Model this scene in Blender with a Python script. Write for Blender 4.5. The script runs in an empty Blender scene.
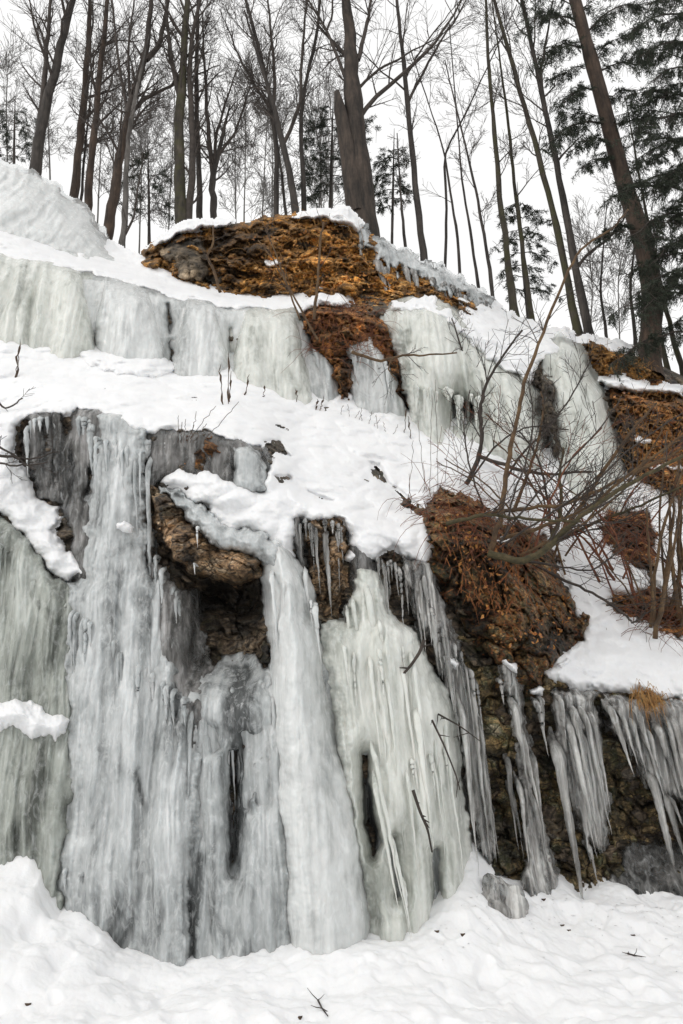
import bpy, math, random
import numpy as np
from mathutils import Matrix

random.seed(7)
scene = bpy.context.scene
COL = scene.collection
R = math.radians

# ------------------------------------------------------------------ camera model
F = 796.0
PITCH, ROLL, CAMZ = R(20), 0.058, 1.6
cp, sp = math.cos(PITCH), math.sin(PITCH)
cr, sr = math.cos(ROLL), math.sin(ROLL)


def ray(px, py):
    a = (np.asarray(px, float) - 341.5) / F
    b = (512.0 - np.asarray(py, float)) / F
    a0 = a * cr + b * sr
    b0 = -a * sr + b * cr
    y = cp - b0 * sp
    return a0 / y, (sp + b0 * cp) / y


def P(px, py, Y):
    rx, rz = ray(px, py)
    return np.stack([rx * Y, np.broadcast_to(Y, np.shape(rx)).astype(float), CAMZ + rz * Y], -1)


# ------------------------------------------------------------------ noise
def _h(ix, iy, iz, seed):
    n = (ix.astype(np.int64) * 374761393 + iy.astype(np.int64) * 668265263 + iz.astype(np.int64) * 2147483647 + seed * 1274126177) & 0xFFFFFFFF
    n = ((n ^ (n >> 13)) * 1274126177) & 0xFFFFFFFF
    n = ((n ^ (n >> 16)) * 2246822519) & 0xFFFFFFFF
    return (n ^ (n >> 15)) & 0xFFFFFFFF


def hash01(i, j=0, seed=0):
    i = np.asarray(i); j = np.broadcast_to(np.asarray(j), i.shape)
    return _h(i, j, np.zeros_like(i), seed) / 4294967295.0


def perlin(x, y, seed=0):
    x, y = np.broadcast_arrays(np.asarray(x, float), np.asarray(y, float))
    xi, yi = np.floor(x), np.floor(y)
    xf, yf = x - xi, y - yi
    u = xf * xf * xf * (xf * (xf * 6 - 15) + 10)
    v = yf * yf * yf * (yf * (yf * 6 - 15) + 10)
    z = np.zeros_like(xi)

    def g(ox, oy):
        a = _h(xi + ox, yi + oy, z, seed) / 4294967295.0 * (2 * np.pi)
        return np.cos(a) * (xf - ox) + np.sin(a) * (yf - oy)
    n0 = g(0, 0) * (1 - u) + g(1, 0) * u
    n1 = g(0, 1) * (1 - u) + g(1, 1) * u
    return (n0 * (1 - v) + n1 * v) * 1.45


def fbm(x, y, o=4, seed=0, gain=.5):
    s, a, f = 0, 1, 1
    for k in range(o):
        s = s + a * perlin(np.asarray(x) * f + k * 17.3, np.asarray(y) * f - k * 9.1, seed + k)
        a *= gain; f *= 2.03
    return s


def smooth(x, a, b):
    t = np.clip((x - a) / (b - a), 0, 1)
    return t * t * (3 - 2 * t)


# ------------------------------------------------------------------ tagging / mesh helpers
def tag(o, label=None, cat=None, group=None, kind=None):
    if label: o['label'] = label
    if cat: o['category'] = cat
    if group: o['group'] = group
    if kind: o['kind'] = kind
    return o


def empty(name, loc, label, cat, group=None):
    o = bpy.data.objects.new(name, None)
    o.location = [float(v) for v in loc]
    o.empty_display_size = .2
    COL.objects.link(o)
    return tag(o, label, cat, group)


def mesh_obj(name, V, faces, mat, parent=None, smooth_on=True, attrs=None):
    """faces: list of int arrays (n,k)"""
    V = np.asarray(V, np.float32)
    if parent is not None:
        V = V - np.array(parent.location, np.float32)
    me = bpy.data.meshes.new(name)
    faces = [np.asarray(f, np.int32) for f in faces if len(f)]
    nl = sum(f.size for f in faces)
    nf = sum(len(f) for f in faces)
    me.vertices.add(len(V)); me.vertices.foreach_set('co', V.ravel())
    me.loops.add(nl); me.loops.foreach_set('vertex_index', np.concatenate([f.ravel() for f in faces]))
    me.polygons.add(nf)
    tot = np.concatenate([np.full(len(f), f.shape[1], np.int32) for f in faces])
    st = np.concatenate([[0], np.cumsum(tot)[:-1]]).astype(np.int32)
    me.polygons.foreach_set('loop_start', st)
    me.polygons.foreach_set('loop_total', tot)
    if smooth_on:
        me.polygons.foreach_set('use_smooth', np.ones(nf, bool))
    me.update(calc_edges=True)
    if attrs:
        for k, a in attrs.items():
            at = me.attributes.new(k, 'FLOAT', 'POINT')
            at.data.foreach_set('value', np.asarray(a, np.float32).ravel())
    me.validate()
    if mat: me.materials.append(mat)
    o = bpy.data.objects.new(name, me)
    COL.objects.link(o)
    if parent is not None: o.parent = parent
    return o


class Tubes:
    def __init__(s): s.V, s.F4, s.F3, s.n = [], [], [], 0

    def add(s, pts, rad, sides=5, cap=True):
        pts = np.asarray(pts, float); n = len(pts)
        rad = np.asarray(rad, float)
        t = np.gradient(pts, axis=0)
        t /= np.linalg.norm(t, axis=1)[:, None] + 1e-9
        up = np.array([0., 0, 1]) if abs(t[0][2]) < .8 else np.array([1., 0, 0])
        a = np.cross(t, up); a /= np.linalg.norm(a, axis=1)[:, None] + 1e-9
        b = np.cross(t, a)
        th = np.arange(sides) * 2 * np.pi / sides
        ring = pts[:, None] + rad.reshape(n, -1)[:, :, None] * (np.cos(th)[None, :, None] * a[:, None] + np.sin(th)[None, :, None] * b[:, None])
        base = s.n
        s.V.append(ring.reshape(-1, 3))
        i = np.arange(n - 1)[:, None] * sides; j = np.arange(sides)[None]
        j2 = (j + 1) % sides
        s.F4.append((base + np.stack([i + j, i + j2, i + sides + j2, i + sides + j], -1)).reshape(-1, 4))
        s.n += n * sides
        if cap:
            s.V.append(pts[-1:] + t[-1] * np.mean(rad[-1]) * .8)
            l = base + (n - 1) * sides
            s.F3.append(np.stack([l + j[0], l + j2[0], np.full(sides, s.n)], -1))
            s.n += 1

    def quads(s, Q):
        """Q: (n,4,3)"""
        n = len(Q)
        if not n: return
        s.V.append(Q.reshape(-1, 3)); s.F4.append(s.n + np.arange(4 * n).reshape(-1, 4)); s.n += 4 * n

    def build(s, name, mat, parent=None, sm=True):
        fs = []
        if s.F4: fs.append(np.concatenate(s.F4))
        if s.F3: fs.append(np.concatenate(s.F3))
        return mesh_obj(name, np.concatenate(s.V), fs, mat, parent, sm)


# ------------------------------------------------------------------ materials
class Mat:
    def __init__(s, name):
        s.m = bpy.data.materials.new(name); s.m.use_nodes = True
        s.t = s.m.node_tree; s.t.nodes.clear()
        s.out = s.n('ShaderNodeOutputMaterial')
        s.pos = s.n('ShaderNodeNewGeometry').outputs['Position']

    def n(s, kind, **kw):
        nd = s.t.nodes.new(kind)
        for k, v in kw.items(): setattr(nd, k, v)
        return nd

    def set(s, sock, v):
        if isinstance(v, bpy.types.NodeSocket): s.t.links.new(v, sock)
        else: sock.default_value = v

    def noise(s, scale=(1, 1, 1), sc=1.0, detail=4, rough=.55, dist=0, loc=(0, 0, 0)):
        mp = s.n('ShaderNodeMapping'); s.set(mp.inputs[0], s.pos); mp.inputs['Scale'].default_value = scale
        mp.inputs['Location'].default_value = loc
        nd = s.n('ShaderNodeTexNoise'); s.set(nd.inputs['Vector'], mp.outputs[0])
        nd.inputs['Scale'].default_value = sc; nd.inputs['Detail'].default_value = detail
        nd.inputs['Roughness'].default_value = rough; nd.inputs['Distortion'].default_value = dist
        return nd.outputs[0]

    def voro(s, scale=(1, 1, 1), sc=1.0, feature='F1', out='Distance', rnd=1.0):
        mp = s.n('ShaderNodeMapping'); s.set(mp.inputs[0], s.pos); mp.inputs['Scale'].default_value = scale
        nd = s.n('ShaderNodeTexVoronoi', feature=feature); s.set(nd.inputs['Vector'], mp.outputs[0])
        nd.inputs['Scale'].default_value = sc; nd.inputs['Randomness'].default_value = rnd
        return nd.outputs[out]

    def ramp(s, fac, stops):
        nd = s.n('ShaderNodeValToRGB'); s.set(nd.inputs[0], fac)
        e = nd.color_ramp.elements
        while len(e) > 1: e.remove(e[-1])
        for i, (p, c) in enumerate(stops):
            if not hasattr(c, '__len__'): c = (c, c, c)
            x = e[0] if i == 0 else e.new(p)
            x.position = p; x.color = (*c[:3], 1)
        return nd.outputs[0]

    def mix(s, f, a, b, blend='MIX'):
        nd = s.n('ShaderNodeMix', data_type='RGBA', blend_type=blend)
        s.set(nd.inputs[0], f)
        for sk, v in ((nd.inputs[6], a), (nd.inputs[7], b)):
            if isinstance(v, tuple): v = (*v[:3], 1)
            s.set(sk, v)
        return nd.outputs[2]

    def math(s, op, a, b=0.0, clamp=False):
        nd = s.n('ShaderNodeMath', operation=op, use_clamp=clamp); s.set(nd.inputs[0], a); s.set(nd.inputs[1], b)
        return nd.outputs[0]

    def attr(s, name):
        return s.n('ShaderNodeAttribute', attribute_name=name).outputs['Fac']

    def bump(s, h, strength=.3, dist=.02, normal=None):
        nd = s.n('ShaderNodeBump'); s.set(nd.inputs['Height'], h)
        nd.inputs['Strength'].default_value = strength; nd.inputs['Distance'].default_value = dist
        if normal: s.set(nd.inputs['Normal'], normal)
        return nd.outputs[0]

    def bsdf(s, **kw):
        nd = s.n('ShaderNodeBsdfPrincipled')
        for k, v in kw.items():
            k = k.replace('_', ' ')
            if isinstance(v, tuple) and len(v) == 3 and nd.inputs[k].type == 'RGBA': v = (*v, 1)
            s.set(nd.inputs[k], v)
        return nd.outputs[0]

    def end(s, sh): s.t.links.new(sh, s.out.inputs[0]); return s.m


def snow_mat(name='snow', dirt=0.0):
    m = Mat(name)
    big = m.noise(sc=3, detail=5)
    col = m.ramp(big, [(.3, (.82, .825, .835)), (.7, (.88, .885, .89))])
    if dirt:
        d = m.noise(sc=9, detail=6, rough=.7)
        col = m.mix(m.math('MULTIPLY', m.ramp(d, [(.56, 0), (.72, 1)]), dirt), col, (.42, .38, .32))
    h = m.noise(sc=26, detail=7, rough=.62)
    h2 = m.noise(sc=110, detail=4, rough=.6)
    b = m.bump(h2, .3, .004, m.bump(h, .3, .02))
    return m.end(m.bsdf(Base_Color=col, Roughness=.72, Normal=b, Subsurface_Weight=.25, Subsurface_Radius=(.06, .07, .08), Subsurface_Scale=.5))


def ice_mat(name, light, mid, dark, dark_at=.34, mid_at=.5, light_at=.66, rough=.28, clear=0.0, frost=.35, seed=0.0, bumpk=.5):
    m = Mat(name)
    L = (seed * 3.1, seed * 1.7, seed * .9)
    s1 = m.noise((6.5, 3, .5), 1.0, 5, .55, .8, L)
    s2 = m.noise((20, 7, 1.7), 1.0, 4, .55, .8, L)
    bl = m.noise((3.2, 3.2, 2.0), 1.0, 7, .62, 1.0, L)
    mixn = m.math('ADD', m.math('MULTIPLY', s1, .38), m.math('ADD', m.math('MULTIPLY', bl, .48), m.math('MULTIPLY', s2, .14)))
    mixn = m.math('ADD', mixn, m.attr('tone'))
    col = m.ramp(mixn, [(dark_at, dark), (mid_at, mid), (light_at, light)])
    # milky air bubbles / frost flecks, drawn out along the flow
    fr = m.noise((13, 11, 6), 1.0, 8, .68, 1.2, L)
    col = m.mix(m.math('MULTIPLY', m.ramp(fr, [(.5, 0), (.68, 1)]), frost), col, (.82, .84, .84))
    ro = m.ramp(m.noise((20, 10, 3), 1.0, 4, .6, 0, L), [(.35, rough * .55), (.7, rough * 1.7)])
    bmp = m.bump(m.noise((40, 24, 8), 1.0, 5, .6, .8, L), bumpk, .008, m.bump(m.noise((11, 11, 4), 1.0, 5, .6, .8, L), bumpk, .04))
    a = m.bsdf(Base_Color=col, Roughness=ro, Normal=bmp, IOR=1.31, Subsurface_Weight=.35, Subsurface_Radius=(.07, .09, .1), Subsurface_Scale=.6)
    g = m.bsdf(Base_Color=(.93, .96, .96), Roughness=m.math('MULTIPLY', ro, .6), Normal=bmp, IOR=1.2, Transmission_Weight=1.0)
    cl = m.noise((14, 6, .8), 1.0, 6, .62, .5, (5 + L[0], 2, 1))
    cf = m.math('MULTIPLY', m.ramp(cl, [(.36, 0), (.62, 1)]), clear)
    cf = m.math('MAXIMUM', cf, m.math('MULTIPLY', m.attr('thin'), .6))
    mx = m.n('ShaderNodeMixShader'); m.set(mx.inputs[0], cf); m.set(mx.inputs[1], a); m.set(mx.inputs[2], g)
    return m.end(mx.outputs[0])


def rock_mat(name, stops, moss=.25, crack=.8, wet=.45, sc=1.0, strata=3.0, leaf=0.0):
    m = Mat(name)
    n1 = m.noise((1.6 * sc, 1.6 * sc, 1.6 * strata * sc), 1.6, 9, .68, 1.2)
    tone = m.attr('tone')
    col = m.ramp(n1, stops)
    cell = m.voro((5 * sc, 5 * sc, 8 * sc), 1.0, out='Color')
    sc1 = m.n('ShaderNodeSeparateColor'); m.set(sc1.inputs[0], cell)
    col = m.mix(.85, col, m.ramp(sc1.outputs[0], [(0, .25), (.5, .9), (1, 1.7)]), 'MULTIPLY')
    fine = m.noise(sc=38, detail=6, rough=.7)
    col = m.mix(.8, col, m.ramp(fine, [(.32, .12), (.58, 1.2)]), 'MULTIPLY')
    pat = m.noise(sc=2.6, detail=5, rough=.6, loc=(11, 4, 2))
    col = m.mix(1.0, col, m.ramp(pat, [(.36, .2), (.5, .95), (.64, 1.5)]), 'MULTIPLY')
    if leaf:
        lf = m.voro((26, 26, 26), 1.0, out='Color')
        sep = m.n('ShaderNodeSeparateColor'); m.set(sep.inputs[0], lf)
        col = m.mix(m.math('MULTIPLY', m.ramp(sep.outputs[0], [(.62, 0), (.66, 1)]), leaf), col, m.ramp(sep.outputs[1], [(0, (.10, .02, .008)), (.5, (.33, .09, .015)), (1, (.42, .22, .05))]))
    ms = m.noise(sc=4.5, detail=7, rough=.7, loc=(3, 1, 7))
    col = m.mix(m.math('MULTIPLY', m.ramp(ms, [(.52, 0), (.62, 1)]), moss), col, (.035, .045, .012))
    col = m.mix(1.0, col, m.ramp(m.math('ADD', tone, .5), [(.3, .3), (.45, .8), (.55, 1.1), (.75, 1.9)]), 'MULTIPLY')
    ck = m.voro((3.4 * sc, 3.4 * sc, 7.5 * sc), 1.0, 'DISTANCE_TO_EDGE')
    ckm = m.ramp(ck, [(0, 0), (.07, 1)])
    col = m.mix(m.math('MULTIPLY', m.math('SUBTRACT', 1.0, ckm), crack * .8), col, (.012, .01, .008))
    h = m.math('ADD', m.math('MULTIPLY', n1, .5), m.math('ADD', m.math('MULTIPLY', fine, .25), m.math('MULTIPLY', ckm, .25)))
    b = m.bump(h, .9, .06)
    return m.end(m.bsdf(Base_Color=col, Roughness=m.ramp(fine, [(.3, wet), (.7, .85)]), Normal=b))


def bark_mat(name, a, b, moss=None, zmoss=None):
    m = Mat(name)
    n = m.noise((9, 9, 1.6), 1.0, 6, .65, .4)
    col = m.ramp(n, [(.32, a), (.68, b)])
    p = m.noise(sc=2.2, detail=5, rough=.65)
    col = m.mix(.6, col, m.ramp(p, [(.35, .35), (.65, 1.35)]), 'MULTIPLY')
    if moss:
        q = m.noise(sc=3, detail=6, rough=.65, loc=(2, 8, 1))
        col = m.mix(m.ramp(q, [(.44, 0), (.6, .85)]), col, moss)
    bm = m.bump(m.noise((22, 22, 4), 1.0, 5, .65), .8, .03)
    return m.end(m.bsdf(Base_Color=col, Roughness=.9, Normal=bm))


def plain_mat(name, stops, sc=8, rough=.85):
    m = Mat(name)
    return m.end(m.bsdf(Base_Color=m.ramp(m.noise(sc=sc, detail=5, rough=.65), stops), Roughness=rough))


M = {}
M['snow'] = snow_mat('snow')
M['snow_far'] = snow_mat('old_snow', .5)
M['ice_white'] = ice_mat('milky_ice', (.745, .76, .75), (.605, .62, .612), (.35, .365, .36), .33, .48, .65, frost=.35, bumpk=.2, rough=.19)
M['ice_green'] = ice_mat('greenish_ice', (.75, .76, .715), (.60, .615, .57), (.33, .345, .31), .33, .48, .65, seed=1.0, frost=.35, bumpk=.2, rough=.19)
M['ice_grey'] = ice_mat('grey_ice', (.66, .68, .68), (.43, .45, .45), (.10, .106, .106), .32, .48, .66, clear=.12, seed=2.0, frost=.45, bumpk=.22, rough=.18)
M['ice_dark'] = ice_mat('dark_clear_ice', (.42, .41, .40), (.16, .157, .15), (.025, .025, .024), .37, .51, .68, clear=.55, seed=3.0, frost=.3, bumpk=.3, rough=.18)
M['ice_clear'] = ice_mat('clear_icicle_ice', (.72, .715, .69), (.46, .45, .43), (.15, .138, .125), .33, .49, .64, clear=.8, seed=4.0, rough=.09, frost=.5, bumpk=.3)
M['ice_murk'] = ice_mat('murky_green_ice', (.54, .565, .525), (.34, .36, .325), (.085, .092, .08), .34, .49, .67, clear=.2, seed=5.0, frost=.3, bumpk=.28, rough=.19)
M['cliff'] = rock_mat('wet_cliff_rock', [(.3, (.016, .015, .014)), (.42, (.09, .066, .046)), (.5, (.19, .14, .09)), (.58, (.07, .064, .055)), (.68, (.27, .22, .165))], .4, .9, .3)
M['ochre'] = rock_mat('ochre_rock', [(.3, (.03, .018, .010)), (.40, (.26, .09, .025)), (.47, (.64, .31, .06)), (.54, (.17, .08, .03)), (.60, (.64, .34, .09)), (.7, (.78, .6, .34))], .15, .85, .6, 1.3, 3.0)
M['redbank'] = rock_mat('red_earth', [(.3, (.022, .013, .009)), (.42, (.19, .065, .02)), (.5, (.50, .21, .05)), (.57, (.10, .052, .024)), (.7, (.68, .40, .13))], .35, .8, .7, 1.5, 1.8)
M['mossrock'] = rock_mat('mossy_rock', [(.3, (.014, .013, .011)), (.40, (.13, .10, .055)), (.48, (.32, .225, .11)), (.55, (.09, .09, .04)), (.62, (.28, .25, .18)), (.72, (.46, .37, .25))], .6, .9, .4, 1.5, 1.3)
M['litter'] = rock_mat('leaf_litter_rock', [(.3, (.014, .012, .010)), (.42, (.09, .06, .03)), (.5, (.27, .165, .065)), (.57, (.065, .06, .035)), (.7, (.42, .29, .15))], .7, .9, .5, 1.7, 1.2, leaf=.6)
M['ledge'] = rock_mat('layered_ledge_rock', [(.3, (.03, .024, .02)), (.4, (.17, .105, .06)), (.48, (.40, .25, .13)), (.54, (.13, .10, .075)), (.6, (.44, .32, .2)), (.7, (.62, .5, .36))], .3, .9, .35, 1.2, 4.0)
M['boulder'] = rock_mat('pale_boulder', [(.25, (.12, .085, .05)), (.5, (.27, .205, .135)), (.75, (.4, .32, .23))], .1, .35, .6, .9, 1.2)
M['bark'] = bark_mat('grey_brown_bark', (.018, .015, .013), (.075, .063, .054))
M['bark_red'] = bark_mat('red_brown_bark', (.022, .016, .012), (.095, .062, .043))
M['bark_pale'] = bark_mat('pale_grey_bark', (.045, .04, .036), (.17, .155, .14))
M['bark_moss'] = bark_mat('mossy_bark', (.022, .019, .014), (.085, .07, .05), (.05, .048, .018))
M['bark_big'] = bark_mat('old_dark_bark', (.012, .010, .008), (.075, .055, .042))
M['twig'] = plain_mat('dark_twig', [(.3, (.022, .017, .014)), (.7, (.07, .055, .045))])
M['twig_far'] = plain_mat('haze_grey_twig', [(.3, (.07, .065, .06)), (.7, (.15, .14, .13))])  # far trees: distance haze put into the colour as a paler grey
M['shrub'] = plain_mat('shrub_bark', [(.3, (.04, .025, .014)), (.5, (.09, .052, .024)), (.7, (.16, .10, .045))])
M['shrub_moss'] = plain_mat('mossy_shrub_bark', [(.3, (.022, .018, .010)), (.5, (.055, .045, .018)), (.7, (.10, .07, .035))], 16)
M['redstem'] = plain_mat('red_bramble', [(.3, (.05, .018, .012)), (.5, (.14, .045, .022)), (.7, (.26, .11, .05))])
M['drygrass'] = plain_mat('dry_grass', [(.3, (.13, .055, .018)), (.5, (.30, .15, .045)), (.7, (.42, .27, .10))], 14)
M['drygrass_red'] = plain_mat('rusty_fern', [(.3, (.08, .022, .01)), (.5, (.2, .065, .018)), (.7, (.34, .15, .045))], 14)
M['needle'] = plain_mat('hemlock_needles', [(.3, (.014, .019, .013)), (.5, (.028, .036, .022)), (.7, (.05, .06, .036))], 6)  # needle colour darkened so the foliage reads as backlit
M['leaf_litter'] = plain_mat('brown_leaf_litter', [(.3, (.05, .02, .01)), (.42, (.30, .09, .02)), (.5, (.5, .26, .06)), (.58, (.30, .10, .06)), (.7, (.6, .45, .3))], 22)
M['leaf'] = plain_mat('dead_leaf', [(.3, (.03, .02, .014)), (.7, (.1, .06, .035))], 30)

# ------------------------------------------------------------------ the hillside as a relief: distance of the bare slope along each sight line
CX0, CY0, CW, CH = -240, 50, 1164, 1030
gx = np.arange(CX0, CX0 + CW)
gy = np.arange(CY0, CY0 + CH)


def curve(pts):
    p = np.array(pts, float)
    return lambda x: np.interp(x, p[:, 0], p[:, 1])


RIDGE = curve([(-240, 70), (-30, 154), (0, 169), (30, 179), (60, 194), (85, 216), (110, 246), (135, 257), (150, 249), (170, 235), (190, 227), (230, 224),
               (280, 220), (300, 217), (345, 216), (362, 231), (400, 253), (440, 271), (490, 299), (520, 322), (560, 332), (600, 338), (640, 351), (660, 365), (683, 376), (924, 440)])
RBASE = curve([(-240, 190), (0, 226), (60, 250), (110, 265), (150, 274), (200, 287), (260, 298), (300, 300), (350, 302), (400, 297), (440, 300), (480, 318), (520, 335),
               (560, 345), (580, 372), (620, 392), (683, 400), (924, 470)])
LIP2 = curve([(-240, 230), (0, 252), (60, 265), (110, 276), (150, 286), (170, 296), (230, 306), (300, 309), (350, 312), (400, 308), (440, 314), (480, 334), (520, 350),
              (545, 352), (580, 384), (620, 400), (683, 408), (924, 480)])
BASE2 = curve([(-240, 290), (0, 322), (40, 335), (75, 348), (130, 352), (170, 366), (232, 370), (262, 378), (305, 392), (345, 402), (400, 412), (430, 420), (480, 428),
               (520, 442), (545, 455), (590, 470), (628, 478), (683, 490), (924, 560)])
LIP1 = curve([(-240, 400), (0, 424), (70, 408), (110, 415), (180, 430), (235, 440), (265, 455), (300, 505), (350, 520), (400, 540), (430, 530), (460, 520), (500, 560), (545, 640), (575, 688),
              (640, 692), (683, 700), (924, 740)])
st = [-240, 0, 200, 350, 500, 683, 924]
YW = lambda x: np.interp(x, st, [8.6, 8.3, 8.0, 8.15, 8.7, 9.2, 9.8])
YL1 = lambda x: YW(x) + .45
YT = lambda x: np.interp(x, st, [10.6, 10.7, 11.2, 11.7, 12.3, 12.9, 13.8])
YL2 = lambda x: YT(x) + .3
YRB = lambda x: np.interp(x, [-240, 0, 110, 200, 350, 440, 500, 560, 620, 924], [11.9, 12.0, 12.9, 12.7, 12.8, 13.0, 13.4, 13.5, 13.6, 14.6])
YR = lambda x: np.interp(x, [-240, 0, 110, 150, 350, 440, 500, 560, 620, 924], [13.4, 13.2, 14.0, 13.2, 13.3, 13.5, 14.2, 14.2, 14.0, 15.2])

B = np.zeros((CH, CW)); B2 = np.zeros((CH, CW))
for i, x in enumerate(gx):
    ys = np.array([RIDGE(x) - 120, RIDGE(x), RBASE(x), LIP2(x), BASE2(x), LIP1(x), 1080.])
    yy = np.array([YR(x) + 1.5, YR(x), YRB(x), YL2(x), YT(x), YL1(x), YW(x)])
    ys = np.maximum.accumulate(ys + np.arange(len(ys)) * .01)
    B[:, i] = np.interp(gy, ys, yy)
    B2[:, i] = np.interp(gy, [RBASE(x), LIP2(x), BASE2(x), BASE2(x) + 150], [YRB(x), YL2(x), YT(x), YT(x) - .2])
GX, GY = np.meshgrid(gx, gy)


def blob(cx, cy, rx, ry, a, p=2):
    d = (np.abs(GX - cx) / rx) ** p + (np.abs(GY - cy) / ry) ** p
    return a * np.exp(-d)


B += blob(222, 625, 42, 62, .55, 4)          # hollow under the ledge
B += blob(232, 602, 38, 18, .35, 4)
B += blob(590, 800, 110, 105, .35, 4)        # undercut wall beneath the snow shelf
B += blob(470, 760, 40, 120, .25, 4)
B += blob(45, 470, 26, 45, .2, 4)
B += blob(320, 570, 25, 45, .15, 4)
B -= blob(300, 800, 130, 400, .2, 2)


def blur(A, s):
    r = int(3 * s); k = np.exp(-.5 * (np.arange(-r, r + 1) / s) ** 2); k /= k.sum()
    A = np.apply_along_axis(lambda v: np.convolve(np.pad(v, r, 'edge'), k, 'valid'), 0, A)
    return np.apply_along_axis(lambda v: np.convolve(np.pad(v, r, 'edge'), k, 'valid'), 1, A)


B = blur(B, 4.0); B2 = blur(B2, 4.0)


def samp(A, px, py):
    x = np.clip(np.asarray(px, float) - CX0, 0, CW - 1.01); y = np.clip(np.asarray(py, float) - CY0, 0, CH - 1.01)
    i, j = x.astype(int), y.astype(int); u, v = x - i, y - j
    return (A[j, i] * (1 - u) + A[j, i + 1] * u) * (1 - v) + (A[j + 1, i] * (1 - u) + A[j + 1, i + 1] * u) * v


def worley(x, y, seed=0):
    xi, yi = np.floor(x), np.floor(y)
    f1 = np.full(x.shape, 9.); f2 = np.full(x.shape, 9.); cid = np.zeros(x.shape)
    z = np.zeros_like(xi)
    for ox in (-1, 0, 1):
        for oy in (-1, 0, 1):
            a = _h(xi + ox, yi + oy, z, seed) / 4294967295.0; b = _h(xi + ox, yi + oy, z + 1, seed) / 4294967295.0
            d = np.hypot(xi + ox + a - x, yi + oy + b - y)
            nr = d < f1
            f2 = np.where(nr, f1, np.minimum(f2, d)); cid = np.where(nr, _h(xi + ox, yi + oy, z + 2, seed) / 4294967295.0, cid); f1 = np.where(nr, d, f1)
    return f1, f2 - f1, cid


def rock_relief(X, Z, seed=0, amp=1.0, lh=.17, bw=.34):
    wx = X + .20 * fbm(X * 1.6, Z * 1.6, 5, seed + 5); wz = Z + .16 * fbm(X * 1.6, Z * 1.6, 5, seed + 6) + .18 * X
    _, e1, c1 = worley(wx / bw, wz / lh, seed)
    _, e2, c2 = worley(wx / bw * 2.9, wz / lh * 2.6, seed + 1)
    k = smooth(fbm(X * 2.5, Z * 2.5, 3, seed + 8), -.15, .35)
    s = .22 * (c1 - .5) - .09 * np.exp(-(e1 / .09) ** 2) + k * (.07 * (c2 - .5) - .03 * np.exp(-(e2 / .13) ** 2))
    return amp * (s + .13 * fbm(X * 1.7, Z * 2.2, 6, seed + 9, .58) + .035 * fbm(X * 9, Z * 11, 5, seed + 4, .62))


# ---- the bare cliff and hillside
def grid_faces(H, W):
    i = np.arange(H - 1)[:, None] * W + np.arange(W - 1)[None]
    return np.stack([i, i + W, i + W + 1, i + 1], -1).reshape(-1, 4)


xs = np.concatenate([np.arange(-240, -30, 5), np.arange(-30, 714, 1.5), np.arange(714, 924, 5)])
NR = 520
rid = RIDGE(xs)
tt = np.linspace(0, 1, NR)[:, None]
py = rid[None] + tt * (1070 - rid[None]); px = np.broadcast_to(xs[None], py.shape)
Yb = samp(B, px, py)
P0 = P(px, py, Yb)
wallness = 1.0
Yc = Yb - rock_relief(P0[..., 0], P0[..., 2], 11, .9) * smooth(tt, 0, .03) + .05
PB = P(px, py, Yc)
# plateau behind the ridge, running back under the wood
back = []
for dy, dz in ((.5, .05), (1.5, .12), (4, .3), (10, .8), (25, 2.2), (60, 5), (120, 8)):
    q = PB[0].copy(); q[:, 0] *= (q[:, 1] + dy) / q[:, 1]; q[:, 1] += dy; q[:, 2] += dz
    q[:, 2] = q[:, 2] * (1 - smooth(np.array(dy), 5, 60)) + (q[:, 2].mean()) * smooth(np.array(dy), 5, 60)
    q[:, 2] += .12 * perlin(q[:, 0] * .8, q[:, 1] * .8, 3)
    back.append(q)
V = PB.reshape(-1, 3)
o = mesh_obj('rocky_hillside', V, [grid_faces(NR, len(xs))], M['cliff']); tag(o, kind='structure')
PL = np.array(back[::-1] + [PB[0]])
o = mesh_obj('snowy_plateau', PL.reshape(-1, 3), [grid_faces(len(PL), len(xs))], M['snow_far']); tag(o, kind='structure')


def plateau_z(X, Y):
    """height of the wooded plateau at X, Y (rough)"""
    pxx = 341.5 + F * (X / Y) * .78
    q = P(pxx, RIDGE(pxx), YR(pxx))
    return q[2] + .09 * (Y - q[1])


# ------------------------------------------------------------------ layers of snow, ice and rock lying on the slope
def sdf(px, py, poly):
    poly = np.asarray(poly, float)
    d = np.full(px.shape, 1e9); ins = np.zeros(px.shape, bool)
    n = len(poly)
    for k in range(n):
        ax, ay = poly[k]; bx, by = poly[(k + 1) % n]
        ex, ey = bx - ax, by - ay
        t = np.clip(((px - ax) * ex + (py - ay) * ey) / (ex * ex + ey * ey + 1e-9), 0, 1)
        d = np.minimum(d, np.hypot(px - ax - t * ex, py - ay - t * ey))
        c = ((ay > py) != (by > py)) & (px < (bx - ax) * (py - ay) / (by - ay + 1e-12) + ax)
        ins ^= c
    return np.where(ins, d, -d)


def prof(d, r):
    t = np.clip(d / r, 0, 1)
    return np.sqrt(1 - (1 - t) ** 2)


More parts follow.
